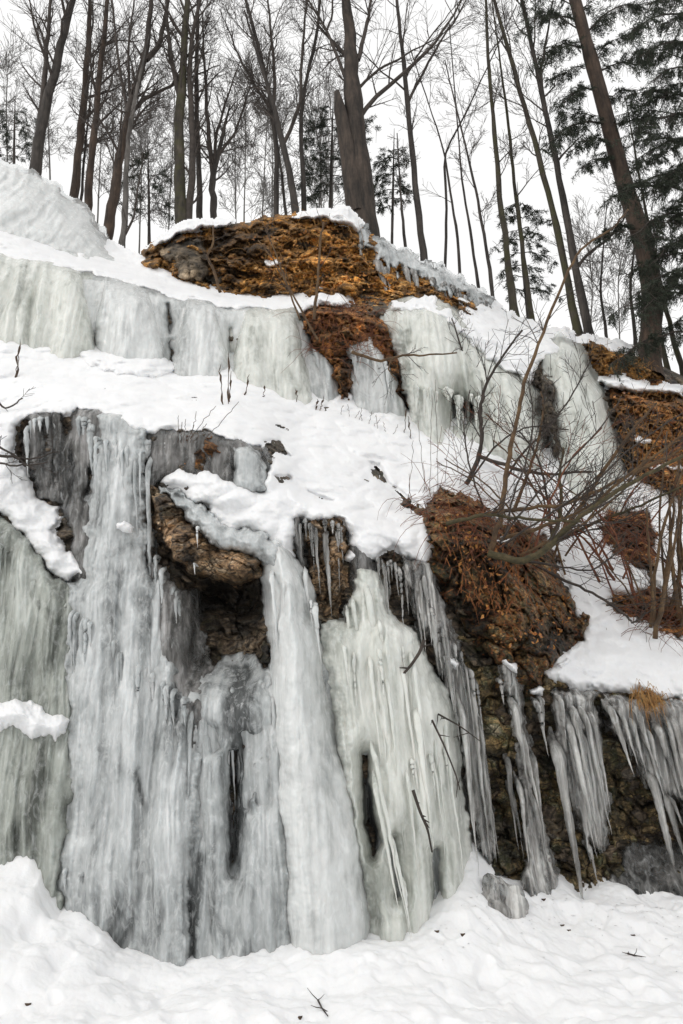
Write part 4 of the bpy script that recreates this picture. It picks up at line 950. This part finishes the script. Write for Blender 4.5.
# ------------------------------------------------------------------ evergreens
def spray(tb, a, b, rng, wid=.5, n=14, ln=.075, droop=.25):
    """a flat drooping hemlock spray along a->b: short side twigs set with narrow needles"""
    a = np.array(a, float); b = np.array(b, float); L = np.linalg.norm(b - a); d = (b - a) / L
    side = np.cross(d, [0, 0, 1.0]); side /= np.linalg.norm(side) + 1e-6
    m = 5
    k = np.arange(n); u = (k + rng.random(n)) / n
    p = a + (b - a) * u[:, None]; p[:, 2] -= droop * L * u * u
    sg = np.where(k % 2, 1., -1.)
    tl = wid * (1 - .65 * u) * rng.uniform(.4, 1.2, n)
    td = d * rng.uniform(.5, 1.0, (n, 1)) + side * sg[:, None] * rng.uniform(.5, 1, (n, 1)); td[:, 2] -= rng.uniform(0, .5, n)
    td /= np.linalg.norm(td, axis=1)[:, None]
    v = (np.arange(m)[None] + rng.random((n, m))) / m
    c = p[:, None] + td[:, None] * (tl[:, None] * v)[..., None]; c[..., 2] -= .3 * tl[:, None] * v ** 2
    nd = td[:, None] * .9 + rng.normal(0, .5, (n, m, 3)); nd /= np.linalg.norm(nd, axis=2)[..., None]
    w = np.cross(nd, rng.normal(size=(n, m, 3))); w /= np.linalg.norm(w, axis=2)[..., None] + 1e-6; w *= ln * .10
    e = c + nd * ln * rng.uniform(.6, 1.4, (n, m, 1))
    tb.quads(np.stack([c - w, c + w, e + w * .5, e - w * .5], 2).reshape(-1, 4, 3))


def evergreen(label, pts, w0, w1, Y, branches, seed, mat='bark_red', ext=2.0, sink=.3, name='evergreen_tree', dens=1.0, group=None, ln=.058):
    """branches: list of ((px,py) at trunk, (px,py) tip, depth shift)"""
    rng = np.random.default_rng(seed)
    W, d0 = trunk_path(pts, Y, ext)
    foot = W[0] + d0 * sink
    dt = W[-1] - W[-2]; dt /= np.linalg.norm(dt)
    key = np.vstack([foot, W, W[-1] + dt * ext]); dist = np.linalg.norm(W[0] - [0, 0, CAMZ])
    rk = np.concatenate([[w0 * 1.5], [w0 * 1.15], np.linspace(w0, w1, len(W) - 1), [w1 * .4]]) * .5 / F * dist * .93
    sl = np.concatenate([[0], np.cumsum(np.linalg.norm(np.diff(key, axis=0), axis=1))]); n = 34
    ss = np.linspace(0, sl[-1], n); path = np.stack([np.interp(ss, sl, key[:, k]) for k in range(3)], -1)
    path[1:-1] = path[1:-1] * .5 + (path[:-2] + path[2:]) * .25
    rr = np.interp(ss, sl, rk)
    root = empty(name, foot, label, 'tree', group)
    t = Tubes(); t.add(path, rr * (1 + .04 * rng.normal(size=n)), 12); t.build('trunk', M[mat], root)
    br, fo = Tubes(), Tubes()
    for (s, e, dy) in branches:
        ph = rng.random() * 9
        clump = lambda uu, r_: math.sin(uu * 11 + ph) + .9 * r_.random() > -.25
        a = P(float(s[0]), float(s[1]), Y); b = P(float(e[0]), float(e[1]), Y + dy)
        L = np.linalg.norm(b - a); m = 9; u = np.linspace(0, 1, m)
        q = a + (b - a) * u[:, None]; q[:, 2] += .12 * L * np.sin(np.pi * u); q[1:] += rng.normal(0, .02, (m - 1, 3))
        br.add(q, np.linspace(.022, .005, m) * max(.6, min(L / 2, 1.5)), 5)
        k = int(L * 32 * dens) + 3
        for j in range(k):
            uu = .12 + .88 * (j + rng.random()) / k
            i = min(int(uu * (m - 1)), m - 2); p = q[i] + (q[i + 1] - q[i]) * (uu * (m - 1) - i)
            d = (q[i + 1] - q[i]); d /= np.linalg.norm(d)
            v = rng.normal(size=3); v[2] = v[2] * .3 - .5; v -= d * (v @ d); v /= np.linalg.norm(v) + 1e-6
            sd = d * rng.uniform(.2, .8) + v; sd /= np.linalg.norm(sd)
            ll = rng.uniform(.12, .42) * min(1.2, .45 + L * .25)
            br.add(np.array([p, p + sd * ll * .5, p + sd * ll - [0, 0, .12 * ll]]), [.006, .004, .003], 3, False)
            if rng.random() < .7 and clump(uu, rng): spray(fo, p, p + sd * ll, rng, .11, 14, ln)
    cr2 = br.build('crown', M['twig'], root); fo.build('foliage', M['needle'], root).parent = cr2
    return root


rg = random.Random(11)
br = [((572, 5), (515, -10), -.5), ((577, 20), (520, 30), -.8), ((580, 30), (524, 8), .3), ((584, 48), (535, 62), -1.0), ((588, 60), (640, 30), -.6), ((592, 75), (650, 66), .5), ((596, 90), (556, 112), -.9), ((600, 100), (660, 92), -.6), ((604, 118), (560, 118), .6),
      ((608, 130), (672, 120), -.8), ((612, 142), (572, 150), -.7), ((617, 160), (580, 168), -.4), ((622, 178), (676, 150), -.5), ((576, 15), (625, -12), -.6), ((582, 40), (640, 4), .7), ((570, -15), (520, -45), -.5), ((572, -10), (620, -40), -.4), ((590, 66), (545, 84), .5), ((634, 228), (600, 236), -.4),
      ((606, 124), (540, 150), -.9)]
evergreen('tall leaning evergreen with a curved reddish foot at the bank edge', [(648, 366), (650, 340), (653, 300), (648, 262), (638, 225), (628, 196), (615, 150), (601, 95), (588, 48), (575, 0)], 22, 14, 14.0, br, 1)
br2 = [((712, 30 + k * 19), (625 + rg.randint(-25, 40), 18 + k * 21 + rg.randint(-10, 12)), rg.uniform(-1.2, .8)) for k in range(17)] + [((712, k * 24), (652 + rg.randint(-20, 20), 5 + k * 26), rg.uniform(-1.5, 0)) for k in range(13)]
evergreen('dark evergreen standing just outside the frame, boughs reaching in', [(738, 420), (730, 330), (718, 220), (708, 110), (698, 0)], 24, 16, 13.6, br2, 2)
br3 = [((330 + 2, 110 + k * 8), (305 + rg.randint(-8, 12) + (0 if k < 6 else -4), 118 + k * 9), rg.uniform(-.5, .5)) for k in range(11)] + [((331, 112 + k * 8), (368 + rg.randint(-10, 8), 122 + k * 8), rg.uniform(-.4, .6)) for k in range(10)]
evergreen('bushy dark evergreen behind the broken giant', [(330, 222), (331, 170), (333, 105)], 3, 1, 16.0, br3, 3, 'bark', .6, .8, dens=.55)
br4 = [((393, 150 + k * 8), (375 + rg.randint(-6, 8), 156 + k * 8), rg.uniform(-.3, .4)) for k in range(8)] + [((393, 150 + k * 8), (404 + rg.randint(-2, 10), 155 + k * 8), rg.uniform(-.3, .4)) for k in range(7)]
evergreen('small evergreen peeking out beside the broken giant', [(392, 240), (393, 190), (394, 140)], 2.5, 1, 16.4, br4, 4, 'bark', .4, .8, dens=.55)
br5 = [((520 + k * .5, 205 + k * 12), (500 + rg.randint(-8, 6), 212 + k * 12), rg.uniform(-.5, .4)) for k in range(8)] + [((520 + k * .5, 205 + k * 12), (548 + rg.randint(-10, 12), 214 + k * 12), rg.uniform(-.5, .4)) for k in range(8)]
evergreen('thin young evergreen among the mossy trees', [(528, 320), (522, 260), (518, 195)], 2.5, 1, 15.6, br5, 5, 'bark', .4, .4, dens=.6)
br6 = [((146, 150 + k * 12), (130 + rg.randint(-6, 10), 160 + k * 11), rg.uniform(-.4, .4)) for k in range(6)] + [((150, 175 + k * 9), (166 + rg.randint(-4, 8), 180 + k * 9), rg.uniform(-.4, .4)) for k in range(5)]
evergreen('low dim evergreen between the pale tree and the mossy twin', [(149, 235), (149, 200), (148, 150)], 2.5, 1, 17.5, br6, 6, 'bark', .4, 1.0, dens=.4)
br7 = [((14, 112 + k * 9), (-8 + rg.randint(-6, 10), 120 + k * 8), rg.uniform(-.4, .4)) for k in range(6)] + [((14, 112 + k * 9), (34 + rg.randint(-6, 6), 118 + k * 9), rg.uniform(-.4, .4)) for k in range(6)]
evergreen('dim evergreen behind the skyline ice dome', [(14, 185), (14, 150), (15, 105)], 2.5, 1, 19.0, br7, 7, 'bark', .4, 1.0, dens=.35)


# ------------------------------------------------------------------ shrubs, brambles, weeds, twigs
def stem_pts(pts, base, off0, off1):
    px = np.array([p[0] for p in pts], float); py = np.array([p[1] for p in pts], float)
    Y0 = float(samp(base, px[0], py[0])) - off0
    s = np.linspace(0, 1, len(pts))
    W = P(px, py, Y0 - off1 * s)
    t = np.linspace(0, len(pts) - 1, len(pts) * 4)
    Q = np.stack([np.interp(t, np.arange(len(pts)), W[:, k]) for k in range(3)], -1)
    for _ in range(2): Q[1:-1] = Q[1:-1] * .5 + (Q[:-2] + Q[2:]) * .25
    return Q


def shrub(label, stems, name='shrub', cat='shrub', mats=('shrub', 'twig'), seed=0, twigs=5, tl=.5, base=None, group=None):
    """stems: (px points, w0, w1, offset, bend to camera, material or None)"""
    rng = np.random.default_rng(seed)
    base = B if base is None else base
    f = stem_pts(stems[0][0], base, stems[0][3], 0)[0]
    root = empty(name, f, label, cat, group)
    tw = Tubes()
    for s in stems:
        Q = stem_pts(s[0], base, s[3], s[4]); Q[1:] += rng.normal(0, .006, (len(Q) - 1, 3))
        k = np.linalg.norm(Q[0]) / F / 2
        rr = np.linspace(s[1], s[2], len(Q)) * k * (1 + .06 * rng.normal(size=len(Q)))
        t = Tubes(); t.add(Q, rr, 7); t.build('stem', M[(s[5] if len(s) > 5 else None) or mats[0]], root)
        for j in range(int(twigs * rng.uniform(.7, 1.3))):
            i = rng.integers(len(Q) // 4, len(Q) - 1); d = Q[i] - Q[i - 1]; d /= np.linalg.norm(d)
            v = rng.normal(size=3); v[2] += .3; v -= d * (v @ d); v /= np.linalg.norm(v); a = R(rng.uniform(25, 60))
            grow(tw, Q[i], d * math.cos(a) + v * math.sin(a), tl * rng.uniform(.5, 1.5), max(rr[i] * .4, .004), 1, rng, .3, (25, 55), 5, .10, .2, .003)
    if twigs: tw.build('crown', M[mats[1]], root)
    return root


shrub('sprawling leafless shrub with mossy stems above the leafy knob', [
    ([(490, 550), (500, 520), (505, 480), (511, 450), (519, 410), (528, 370), (546, 325), (566, 275), (581, 247), (611, 230), (628, 210)], 5.5, 1.6, .55, .5, 'shrub'),
    ([(488, 553), (520, 562), (540, 554), (560, 536), (582, 515), (612, 494), (640, 478), (690, 452)], 7.5, 3, .55, .5, 'shrub_moss'),
    ([(466, 484), (478, 462), (482, 440), (480, 412), (484, 388), (497, 364), (522, 330)], 5, 2, .3, .3, 'twig'),
    ([(481, 412), (474, 385), (462, 350), (452, 318)], 2.5, 1.2, .35, .2, 'twig'),
    ([(540, 556), (558, 528), (562, 502), (559, 476), (563, 448)], 5, 2, .6, .4, 'shrub_moss'),
    ([(545, 552), (580, 508), (602, 472), (630, 432), (656, 404)], 5, 2, .6, .6, 'shrub'),
    ([(478, 456), (512, 468), (546, 475), (592, 471)], 4, 2, .3, .5, 'twig'),
    ([(446, 524), (480, 514), (515, 518), (548, 520), (582, 522)], 4, 2, .55, .3, 'shrub_moss'),
    ([(484, 514), (530, 508), (566, 505), (610, 484), (683, 448)], 4, 2, .6, .6, 'shrub'),
    ([(536, 566), (570, 582), (600, 597), (625, 614), (633, 625), (646, 612)], 3, 1.5, .6, .2, 'twig'),
    ([(513, 512), (526, 478), (538, 444), (544, 408), (541, 392)], 3.5, 1.5, .6, .4, 'shrub'),
    ([(552, 535), (547, 490), (536, 452), (518, 430)], 3, 1.2, .6, .5, 'twig'),
    ([(560, 540), (600, 520), (640, 506), (690, 482)], 3.5, 1.6, .6, .7, 'shrub_moss'),
    ([(500, 540), (540, 528), (590, 508), (634, 470), (690, 430)], 4, 1.8, .65, .9, 'shrub'),
    ([(520, 560), (556, 566), (590, 572), (625, 548)], 2.5, 1.2, .6, .3, 'twig'),
    ([(505, 480), (520, 455), (552, 425), (575, 390), (590, 362)], 2.5, 1.2, .6, .4, 'twig'),
    ([(498, 545), (530, 500), (560, 470), (600, 430), (622, 396)], 2.2, 1, .6, .7, 'twig'),
    ([(500, 548), (540, 520), (590, 488), (640, 440), (690, 408)], 2.4, 1, .6, .9, 'twig'),
    ([(506, 540), (512, 500), (530, 450), (534, 410), (528, 380)], 2.2, 1, .6, .5, 'twig'),
    ([(470, 480), (500, 440), (530, 425), (570, 430)], 2, 1, .4, .4, 'twig'),
    ([(484, 510), (470, 470), (462, 430), (470, 390)], 2, 1, .5, .4, 'twig'),
    ([(556, 540), (590, 530), (625, 520), (660, 500)], 2, 1, .6, .5, 'twig'),
    ([(520, 555), (575, 530), (618, 498), (650, 452), (668, 420)], 3, 1.2, .6, .8, 'shrub'),
], seed=3, twigs=12, tl=.5)
rg = np.random.default_rng(21)
st_ = []
for k in range(13):
    x0 = 650 + rg.uniform(0, 45); y0 = 615 + rg.uniform(-10, 25); x1 = x0 + rg.uniform(-10, 45); y1 = y0 - rg.uniform(110, 220)
    st_.append(([(x0, y0), ((x0 + x1) / 2 + rg.uniform(-14, 6), (y0 + y1) / 2), (x1, y1)], rg.uniform(2.5, 5), 1.5, .4, rg.uniform(0, .6), 'shrub'))
shrub('upright tan stemmed thicket at the edge of the snow shelf', st_, seed=5, twigs=3, tl=.4)
rg = np.random.default_rng(33)
st_ = []
for k in range(20):
    x0 = rg.uniform(520, 700); y0 = 560 + (x0 - 520) * .3 + rg.uniform(-30, 20); L_ = rg.uniform(80, 190); sg = -1 if rg.random() < .6 else 1
    x1 = x0 + sg * L_ * rg.uniform(.3, .8); y1 = y0 - L_ * rg.uniform(.5, .95)
    st_.append(([(x0, y0), (x0 + (x1 - x0) * .25, y0 + (y1 - y0) * .45), (x0 + (x1 - x0) * .6, y0 + (y1 - y0) * .8), (x1, y1)], rg.uniform(1.6, 2.8), 1.0, .4, rg.uniform(.1, .8), 'redstem' if rg.random() < .5 else 'shrub'))
shrub('loose tangle of fine arching reddish stems between the mossy shrub and the thicket', st_, seed=12, twigs=5, tl=.45, mats=('shrub', 'redstem'))
shrub('bare twig branch hanging over the snow at the left edge', [([(-14, 455), (8, 456), (30, 460), (58, 452)], 3, 1, .5, .1, 'twig'), ([(-14, 440), (10, 452), (34, 470)], 2.5, 1, .5, .1, 'twig'), ([(-10, 395), (6, 410), (22, 398)], 2, 1, .5, .1, 'twig'), ([(-12, 462), (20, 466), (48, 462)], 2, 1, .5, .1, 'twig')], name='twig_branch', cat='branch', seed=6, twigs=4, tl=.18, mats=('twig', 'twig'))
shrub('forked dark twig reaching across the upper white icefall', [([(352, 352), (380, 362), (400, 356), (425, 355), (456, 353)], 3, 1.2, .95, .1, 'shrub'), ([(392, 358), (388, 370), (396, 380)], 1.6, 1, .95, .1, 'shrub')], name='twig_branch', cat='branch', seed=8, twigs=5, tl=.35, base=B2)
shrub('yellow brown sapling stems rising in front of the outcrop', [([(220, 292), (214, 270), (206, 256), (214, 244), (213, 226)], 3, 1.5, .5, .1), ([(318, 340), (290, 290), (272, 258), (258, 240)], 2, 1, .8, .2), ([(314, 320), (318, 280), (320, 236), (324, 222)], 3, 1.5, .7, 0), ([(300, 320), (282, 270), (266, 230)], 2, 1, .7, 0)], seed=9, twigs=4, tl=.4)


def bramble(label, cx, cy, rx, ry, n, seed, mat='redstem', off=.5, L=(.3, .8), base=None, r=.005, name='bramble', cat='bramble'):
    rng = np.random.default_rng(seed); base = B if base is None else base
    tb = Tubes()
    for k in range(n):
        a = rng.uniform(0, 6.28); q = math.sqrt(rng.random())
        x, y = cx + rx * q * math.cos(a), cy + ry * q * math.sin(a)
        p = P(x, y, float(samp(base, x, y)) - off * rng.uniform(.5, 1.0))
        th = rng.uniform(-.6, 3.7); d = np.array([math.cos(th), -rng.random() * .7, math.sin(th) * .9]); d /= np.linalg.norm(d)
        ln = rng.uniform(*L); pts = [p]
        for j in range(6):
            d = d + np.array([0, -.02, -.28]) + rng.normal(0, .14, 3); d /= np.linalg.norm(d); pts.append(pts[-1] + d * ln / 6)
        tb.add(pts, np.linspace(r, r * .4, 7), 4, False)
    return tag(tb.build(name, M[mat]), label, cat)


bramble('tangle of rust red brambles above the leafy knob', 450, 506, 40, 28, 110, 1, L=(.3, .9), r=.004)
bramble('rust red bramble tangle under the crossing shrub stems', 514, 534, 52, 26, 110, 2, L=(.3, .9), r=.004)
bramble('red brown bramble tangle on the dark bank behind the shrub', 630, 536, 32, 28, 120, 3, off=.35, r=.004)
bramble('rusty bramble tangle draped over the bank between icefalls', 350, 330, 44, 34, 90, 4, off=.75, base=B2, L=(.3, .9), r=.0045)
bramble('red brown bramble tangle near the edge thicket', 660, 612, 40, 26, 140, 5, off=.4, r=.004)
bramble('pale brown stalk tangle over the tall rusty bank', 655, 440, 44, 50, 90, 6, mat='drygrass', off=.75, base=B2, r=.004)
bramble('pale brown stalk tangle across the ridge outcrop', 305, 250, 60, 34, 60, 7, mat='drygrass', off=.5, r=.0035)


def grass(label, poly, n, seed, mat, off=.4, L=(.12, .35), base=None, hang=1.0):
    rng = np.random.default_rng(seed); base = B if base is None else base
    p = np.array(poly, float); tb = Tubes(); c = 0
    xs_, ys_ = rng.uniform(p[:, 0].min(), p[:, 0].max(), n * 4), rng.uniform(p[:, 1].min(), p[:, 1].max(), n * 4)
    ok = sdf(xs_, ys_, p) > 0; xs_, ys_ = xs_[ok][:n], ys_[ok][:n]
    Y = samp(base, xs_, ys_) - off * rng.uniform(.7, 1.05, len(xs_)); S = P(xs_, ys_, Y)
    m = len(S)
    d = np.stack([rng.normal(0, .5, m), -rng.random(m) * .8, rng.normal(.2, .6, m)], -1)
    ln = rng.uniform(*L, m)[:, None]; w = np.stack([rng.uniform(.002, .006, m), np.zeros(m), rng.uniform(-.002, .002, m)], -1)
    p0 = S; p1 = S + d * ln * .5; p2 = p1 + (d * .5 + np.stack([np.zeros(m), np.zeros(m), -hang * np.ones(m)], -1)) * ln * .5
    tb.quads(np.stack([p0 - w, p0 + w, p1 + w * .8, p1 - w * .8], 1)); tb.quads(np.stack([p1 - w * .8, p1 + w * .8, p2 + w * .2, p2 - w * .2], 1))
    return tag(tb.build('dry_grass', M[mat], None, False), label, 'dry grass', None, 'stuff')


def litter(label, poly, n, seed, mat, off=.3, base=None, size=(.02, .05)):
    rng = np.random.default_rng(seed); base = B if base is None else base
    p = np.array(poly, float); tb = Tubes()
    x, y = rng.uniform(p[:, 0].min(), p[:, 0].max(), n * 4), rng.uniform(p[:, 1].min(), p[:, 1].max(), n * 4)
    ok = sdf(x, y, p) > 0; x, y = x[ok][:n], y[ok][:n]; m = len(x)
    c = P(x, y, samp(base, x, y) - off * rng.uniform(.6, 1.05, m))
    a = rng.normal(size=(m, 3)); a /= np.linalg.norm(a, axis=1)[:, None]; b = np.cross(a, rng.normal(size=(m, 3))); b /= np.linalg.norm(b, axis=1)[:, None]
    z = rng.uniform(*size, m)[:, None]; nrm = np.cross(a, b) * z * .3
    tb.quads(np.stack([c - a * z, c - b * z * .5 + nrm, c + a * z, c + b * z * .5 + nrm], 1))
    return tag(tb.build('leaf_litter', M[mat], None, False), label, 'leaf litter', None, 'stuff')


grass('dry ochre grass hanging over the ridge outcrop', [(245, 234), (290, 224), (350, 222), (362, 262), (380, 292), (300, 296), (262, 290)], 170, 1, 'drygrass', .46, (.1, .32))
grass('rust coloured fern litter on the bank between the upper icefalls', [(305, 312), (345, 302), (380, 315), (400, 370), (380, 360), (345, 350), (330, 372)], 140, 2, 'drygrass_red', .75, (.1, .35), base=B2)
grass('dry grass and fern litter on the tall rusty bank', [(612, 390), (683, 392), (760, 420), (740, 500), (690, 495), (640, 480)], 240, 3, 'drygrass', .75, (.1, .4), base=B2)
grass('dry grass on the bank under the leaning evergreen', [(582, 342), (630, 354), (656, 366), (650, 378), (605, 372)], 120, 4, 'drygrass', .5)
grass('straw coloured grass tuft under the snow shelf edge', [(630, 690), (660, 694), (664, 706), (640, 708)], 160, 6, 'drygrass', .44, (.1, .25), hang=1.6)
litter('fallen leaves lying over the rock knob below the shrub', [(432, 505), (470, 496), (520, 530), (552, 560), (580, 615), (560, 650), (500, 650), (455, 580)], 300, 5, 'leaf_litter', .42, size=(.015, .045))
grass('thin dry stalks and roots hanging over the rock knob', [(428, 505), (470, 494), (520, 525), (560, 570), (575, 610), (530, 640), (460, 600)], 300, 15, 'drygrass_red', .44, (.15, .5), hang=.5)
litter('pale fallen leaves caught on the ridge outcrop', [(250, 236), (350, 224), (380, 290), (270, 292)], 160, 7, 'leaf_litter', .44)
litter('fallen leaves caught on the tall rusty bank', [(612, 390), (683, 392), (760, 420), (740, 500), (690, 495), (640, 480)], 260, 8, 'leaf_litter', .75, base=B2)

rgd = np.random.default_rng(77); tbd = Tubes()
for k in range(170):
    x = rgd.uniform(440, 690); y = np.interp(x, CT[:, 0], CT[:, 1]) + 4 + abs(rgd.normal(0, 22))
    c = on_ground(x, min(y, 1015)) + [0, 0, .004]; th = rgd.uniform(0, 6.28); dd = np.array([math.cos(th), math.sin(th), 0]) * rgd.uniform(.004, .016)
    w_ = np.array([-dd[1], dd[0], 0]) * rgd.uniform(.15, .5)
    tbd.quads(np.array([[c - dd - w_, c + dd - w_, c + dd + w_, c - dd + w_]]))
tag(tbd.build('needle_litter', M['leaf'], None, False), 'sprinkled bits of bark and needles on the foreground snow', 'debris', None, 'stuff')

# weeds on the terrace
def weed(label, stalks, seed, head=True):
    rng = np.random.default_rng(seed)
    tb = Tubes(); f = None
    for (x0, y0, x1, y1) in stalks:
        Y = float(samp(B, x0, y0)) - .17
        a, b = P(float(x0), float(y0) + 3, Y), P(float(x1), float(y1), Y)
        t = np.linspace(0, 1, 12)[:, None]; q = a + (b - a) * t; q[1:] += rng.normal(0, .008, (11, 3))
        r = np.full(12, .0055 if head else .0035); k = rng.integers(6, 10)
        if head: r[k:k + 2] = .015
        if head: r[2:4] = .010 * rng.random() + .006
        r[-1] = .0025
        tb.add(q, r, 6)
    return tag(tb.build('dry_weed', M['leaf']), label, 'weed', 'dry weeds on the snow terrace')


weed('tallest dark weed stalks with seed heads on the terrace', [(223, 406, 220, 364), (228, 404, 229, 352), (229, 402, 231, 372)], 1)
weed('short straight weed stalk next to the tall weeds', [(245, 396, 249, 375)], 2)
weed('stubby weed by the end of the greenish block', [(262, 398, 265, 386)], 3)
weed('lone weed stalk below the rusty bank fringe', [(297, 404, 296, 388)], 4)
weed('pair of weed stubs below the thin icicle fringe', [(320, 408, 324, 396), (316, 407, 318, 399)], 5)
weed('weed stalk on the terrace below the long upper curtain', [(15, 380, 18, 352), (16, 378, 20, 340)], 6)
weed('scruffy row of weed stubs below the humped icefall', [(350, 416, 348, 404), (358, 420, 362, 408), (368, 424, 372, 410), (378, 430, 376, 414), (386, 432, 383, 421), (354, 418, 360, 410), (364, 423, 361, 413), (372, 427, 380, 419), (392, 436, 398, 425), (340, 413, 343, 405)], 7, False)
weed('thin weed stalks before the humped icefall', [(404, 436, 406, 410), (412, 440, 408, 416)], 8)
rg = np.random.default_rng(5)
weed('thin wispy grass tuft leaning over the snow lip', [(178 + k * 3, 440, 176 + k * 6 + rg.uniform(-4, 4), 426 - rg.uniform(0, 14)) for k in range(6)] + [(205, 436, 240, 402), (190, 436, 215, 406)], 9, False)
weed('group of tall thin dead stems in front of the humped icefall', [(430, 488, 432, 396), (438, 486, 436, 380), (425, 490, 418, 420), (444, 484, 452, 410), (408, 500, 414, 440)], 10, False)


def twig(label, pts, w, off, base=None, ground=False, seed=0):
    rng = np.random.default_rng(seed)
    if ground: Q = np.array([on_ground(*p) + [0, 0, .012] for p in pts])
    else: Q = stem_pts(pts, B if base is None else base, off, 0)
    k = np.linalg.norm(Q[0]) / F / 2
    tb = Tubes(); tb.add(Q, np.linspace(w, w * .5, len(Q)) * k, 6)
    for j in range(4):
        i = rng.integers(1, len(Q)); d = rng.normal(size=3) * .03; tb.add(np.array([Q[i - 1], Q[i - 1] + d + [0, -.02, 0], Q[i - 1] + d * 2]), [w * k * .5, w * k * .4, w * k * .2], 4)
    return tag(tb.build('twig', M['twig']), label, 'twig')


twig('dark stick frozen to the middle of the white icefall', [(413, 790), (420, 812), (428, 830), (432, 852)], 3.5, .85, seed=1)
twig('thin twig lying on the right side of the white icefall', [(432, 720), (444, 745), (456, 775), (460, 790)], 2.2, .75, seed=2)
twig('thin twig crossing the see-through ice fringe', [(438, 714), (460, 726), (480, 741)], 2, .6, seed=3)
twig('hooked dark twig stuck in ice below the snow cushions', [(424, 640), (420, 652), (412, 664), (400, 678), (390, 692)], 4, .75, seed=4)
twig('small bare twig poking from the snow at the bottom', [(318, 1002), (322, 1010), (328, 1018)], 1.8, 0, ground=True, seed=5)
twig('short dark stick on the snow at the right', [(628, 955), (634, 957), (642, 958)], 1.6, 0, ground=True, seed=6)

# ------------------------------------------------------------------ camera, light, sky
cam = bpy.data.cameras.new('camera'); co = bpy.data.objects.new('camera', cam); COL.objects.link(co)
cam.sensor_fit = 'VERTICAL'; cam.sensor_height = 36; cam.lens = 36 * F / 1024; cam.clip_end = 2000; cam.clip_start = .05
right = np.array([1., 0, 0]); up = np.array([0, -sp, cp]); fw = np.array([0, cp, sp])
Rc = cr * right - sr * up; Uc = sr * right + cr * up
co.matrix_world = Matrix(((Rc[0], Uc[0], -fw[0], 0), (Rc[1], Uc[1], -fw[1], 0), (Rc[2], Uc[2], -fw[2], CAMZ), (0, 0, 0, 1)))
scene.camera = co

CLOUD = 7.6
SUN_EL, SUN_AZ = R(42), R(232)     # azimuth from +Y clockwise: behind the camera, a little to the left
w = bpy.data.worlds.new('World'); scene.world = w; w.use_nodes = True
nt = w.node_tree; nt.nodes.clear()
sky = nt.nodes.new('ShaderNodeTexSky'); sky.sky_type = 'NISHITA'; sky.sun_disc = False
sky.sun_elevation = SUN_EL; sky.sun_rotation = SUN_AZ; sky.air_density = 1.0; sky.dust_density = 6.0; sky.ozone_density = 1.0
hs = nt.nodes.new('ShaderNodeHueSaturation'); hs.inputs['Saturation'].default_value = .35
# closed cloud cover over the clear sky: nearly even, faintly mottled
tc = nt.nodes.new('ShaderNodeTexCoord')
cn = nt.nodes.new('ShaderNodeTexNoise'); cn.inputs['Scale'].default_value = 2.2; cn.inputs['Detail'].default_value = 5
nt.links.new(tc.outputs['Generated'], cn.inputs['Vector'])
crp = nt.nodes.new('ShaderNodeValToRGB'); crp.color_ramp.elements[0].position = .3; crp.color_ramp.elements[1].position = .7
crp.color_ramp.elements[0].color = (.93, .93, .935, 1); crp.color_ramp.elements[1].color = (1, 1, 1, 1)
nt.links.new(cn.outputs[0], crp.inputs[0])
cm = nt.nodes.new('ShaderNodeMix'); cm.data_type = 'RGBA'; cm.blend_type = 'MULTIPLY'; cm.inputs[0].default_value = 1
cm.inputs[7].default_value = (CLOUD, CLOUD * .995, CLOUD * .985, 1); nt.links.new(crp.outputs[0], cm.inputs[6])
mx = nt.nodes.new('ShaderNodeMix'); mx.data_type = 'RGBA'; mx.inputs[0].default_value = .9
nt.links.new(hs.outputs[0], mx.inputs[6]); nt.links.new(cm.outputs[2], mx.inputs[7])
bg = nt.nodes.new('ShaderNodeBackground'); bg.inputs[1].default_value = .15
ow = nt.nodes.new('ShaderNodeOutputWorld')
nt.links.new(sky.outputs[0], hs.inputs['Color']); nt.links.new(mx.outputs[2], bg.inputs[0]); nt.links.new(bg.outputs[0], ow.inputs[0])
sl_ = bpy.data.lights.new('sun', 'SUN'); sl_.energy = .5; sl_.angle = R(20); sl_.color = (1, .97, .93)
so = bpy.data.objects.new('sun', sl_); COL.objects.link(so)
dv = np.array([math.sin(SUN_AZ) * math.cos(SUN_EL), math.cos(SUN_AZ) * math.cos(SUN_EL), math.sin(SUN_EL)])
from mathutils import Vector
so.rotation_euler = Vector(dv).to_track_quat('Z', 'Y').to_euler()
scene.view_settings.view_transform = 'Standard'; scene.view_settings.look = 'None'; scene.view_settings.gamma = 1
scene.view_settings.exposure = 0.0
scene.render.engine = 'CYCLES'
scene.cycles.use_denoising = True
scene.cycles.max_bounces = 8; scene.cycles.transmission_bounces = 6; scene.cycles.caustics_reflective = False; scene.cycles.caustics_refractive = False
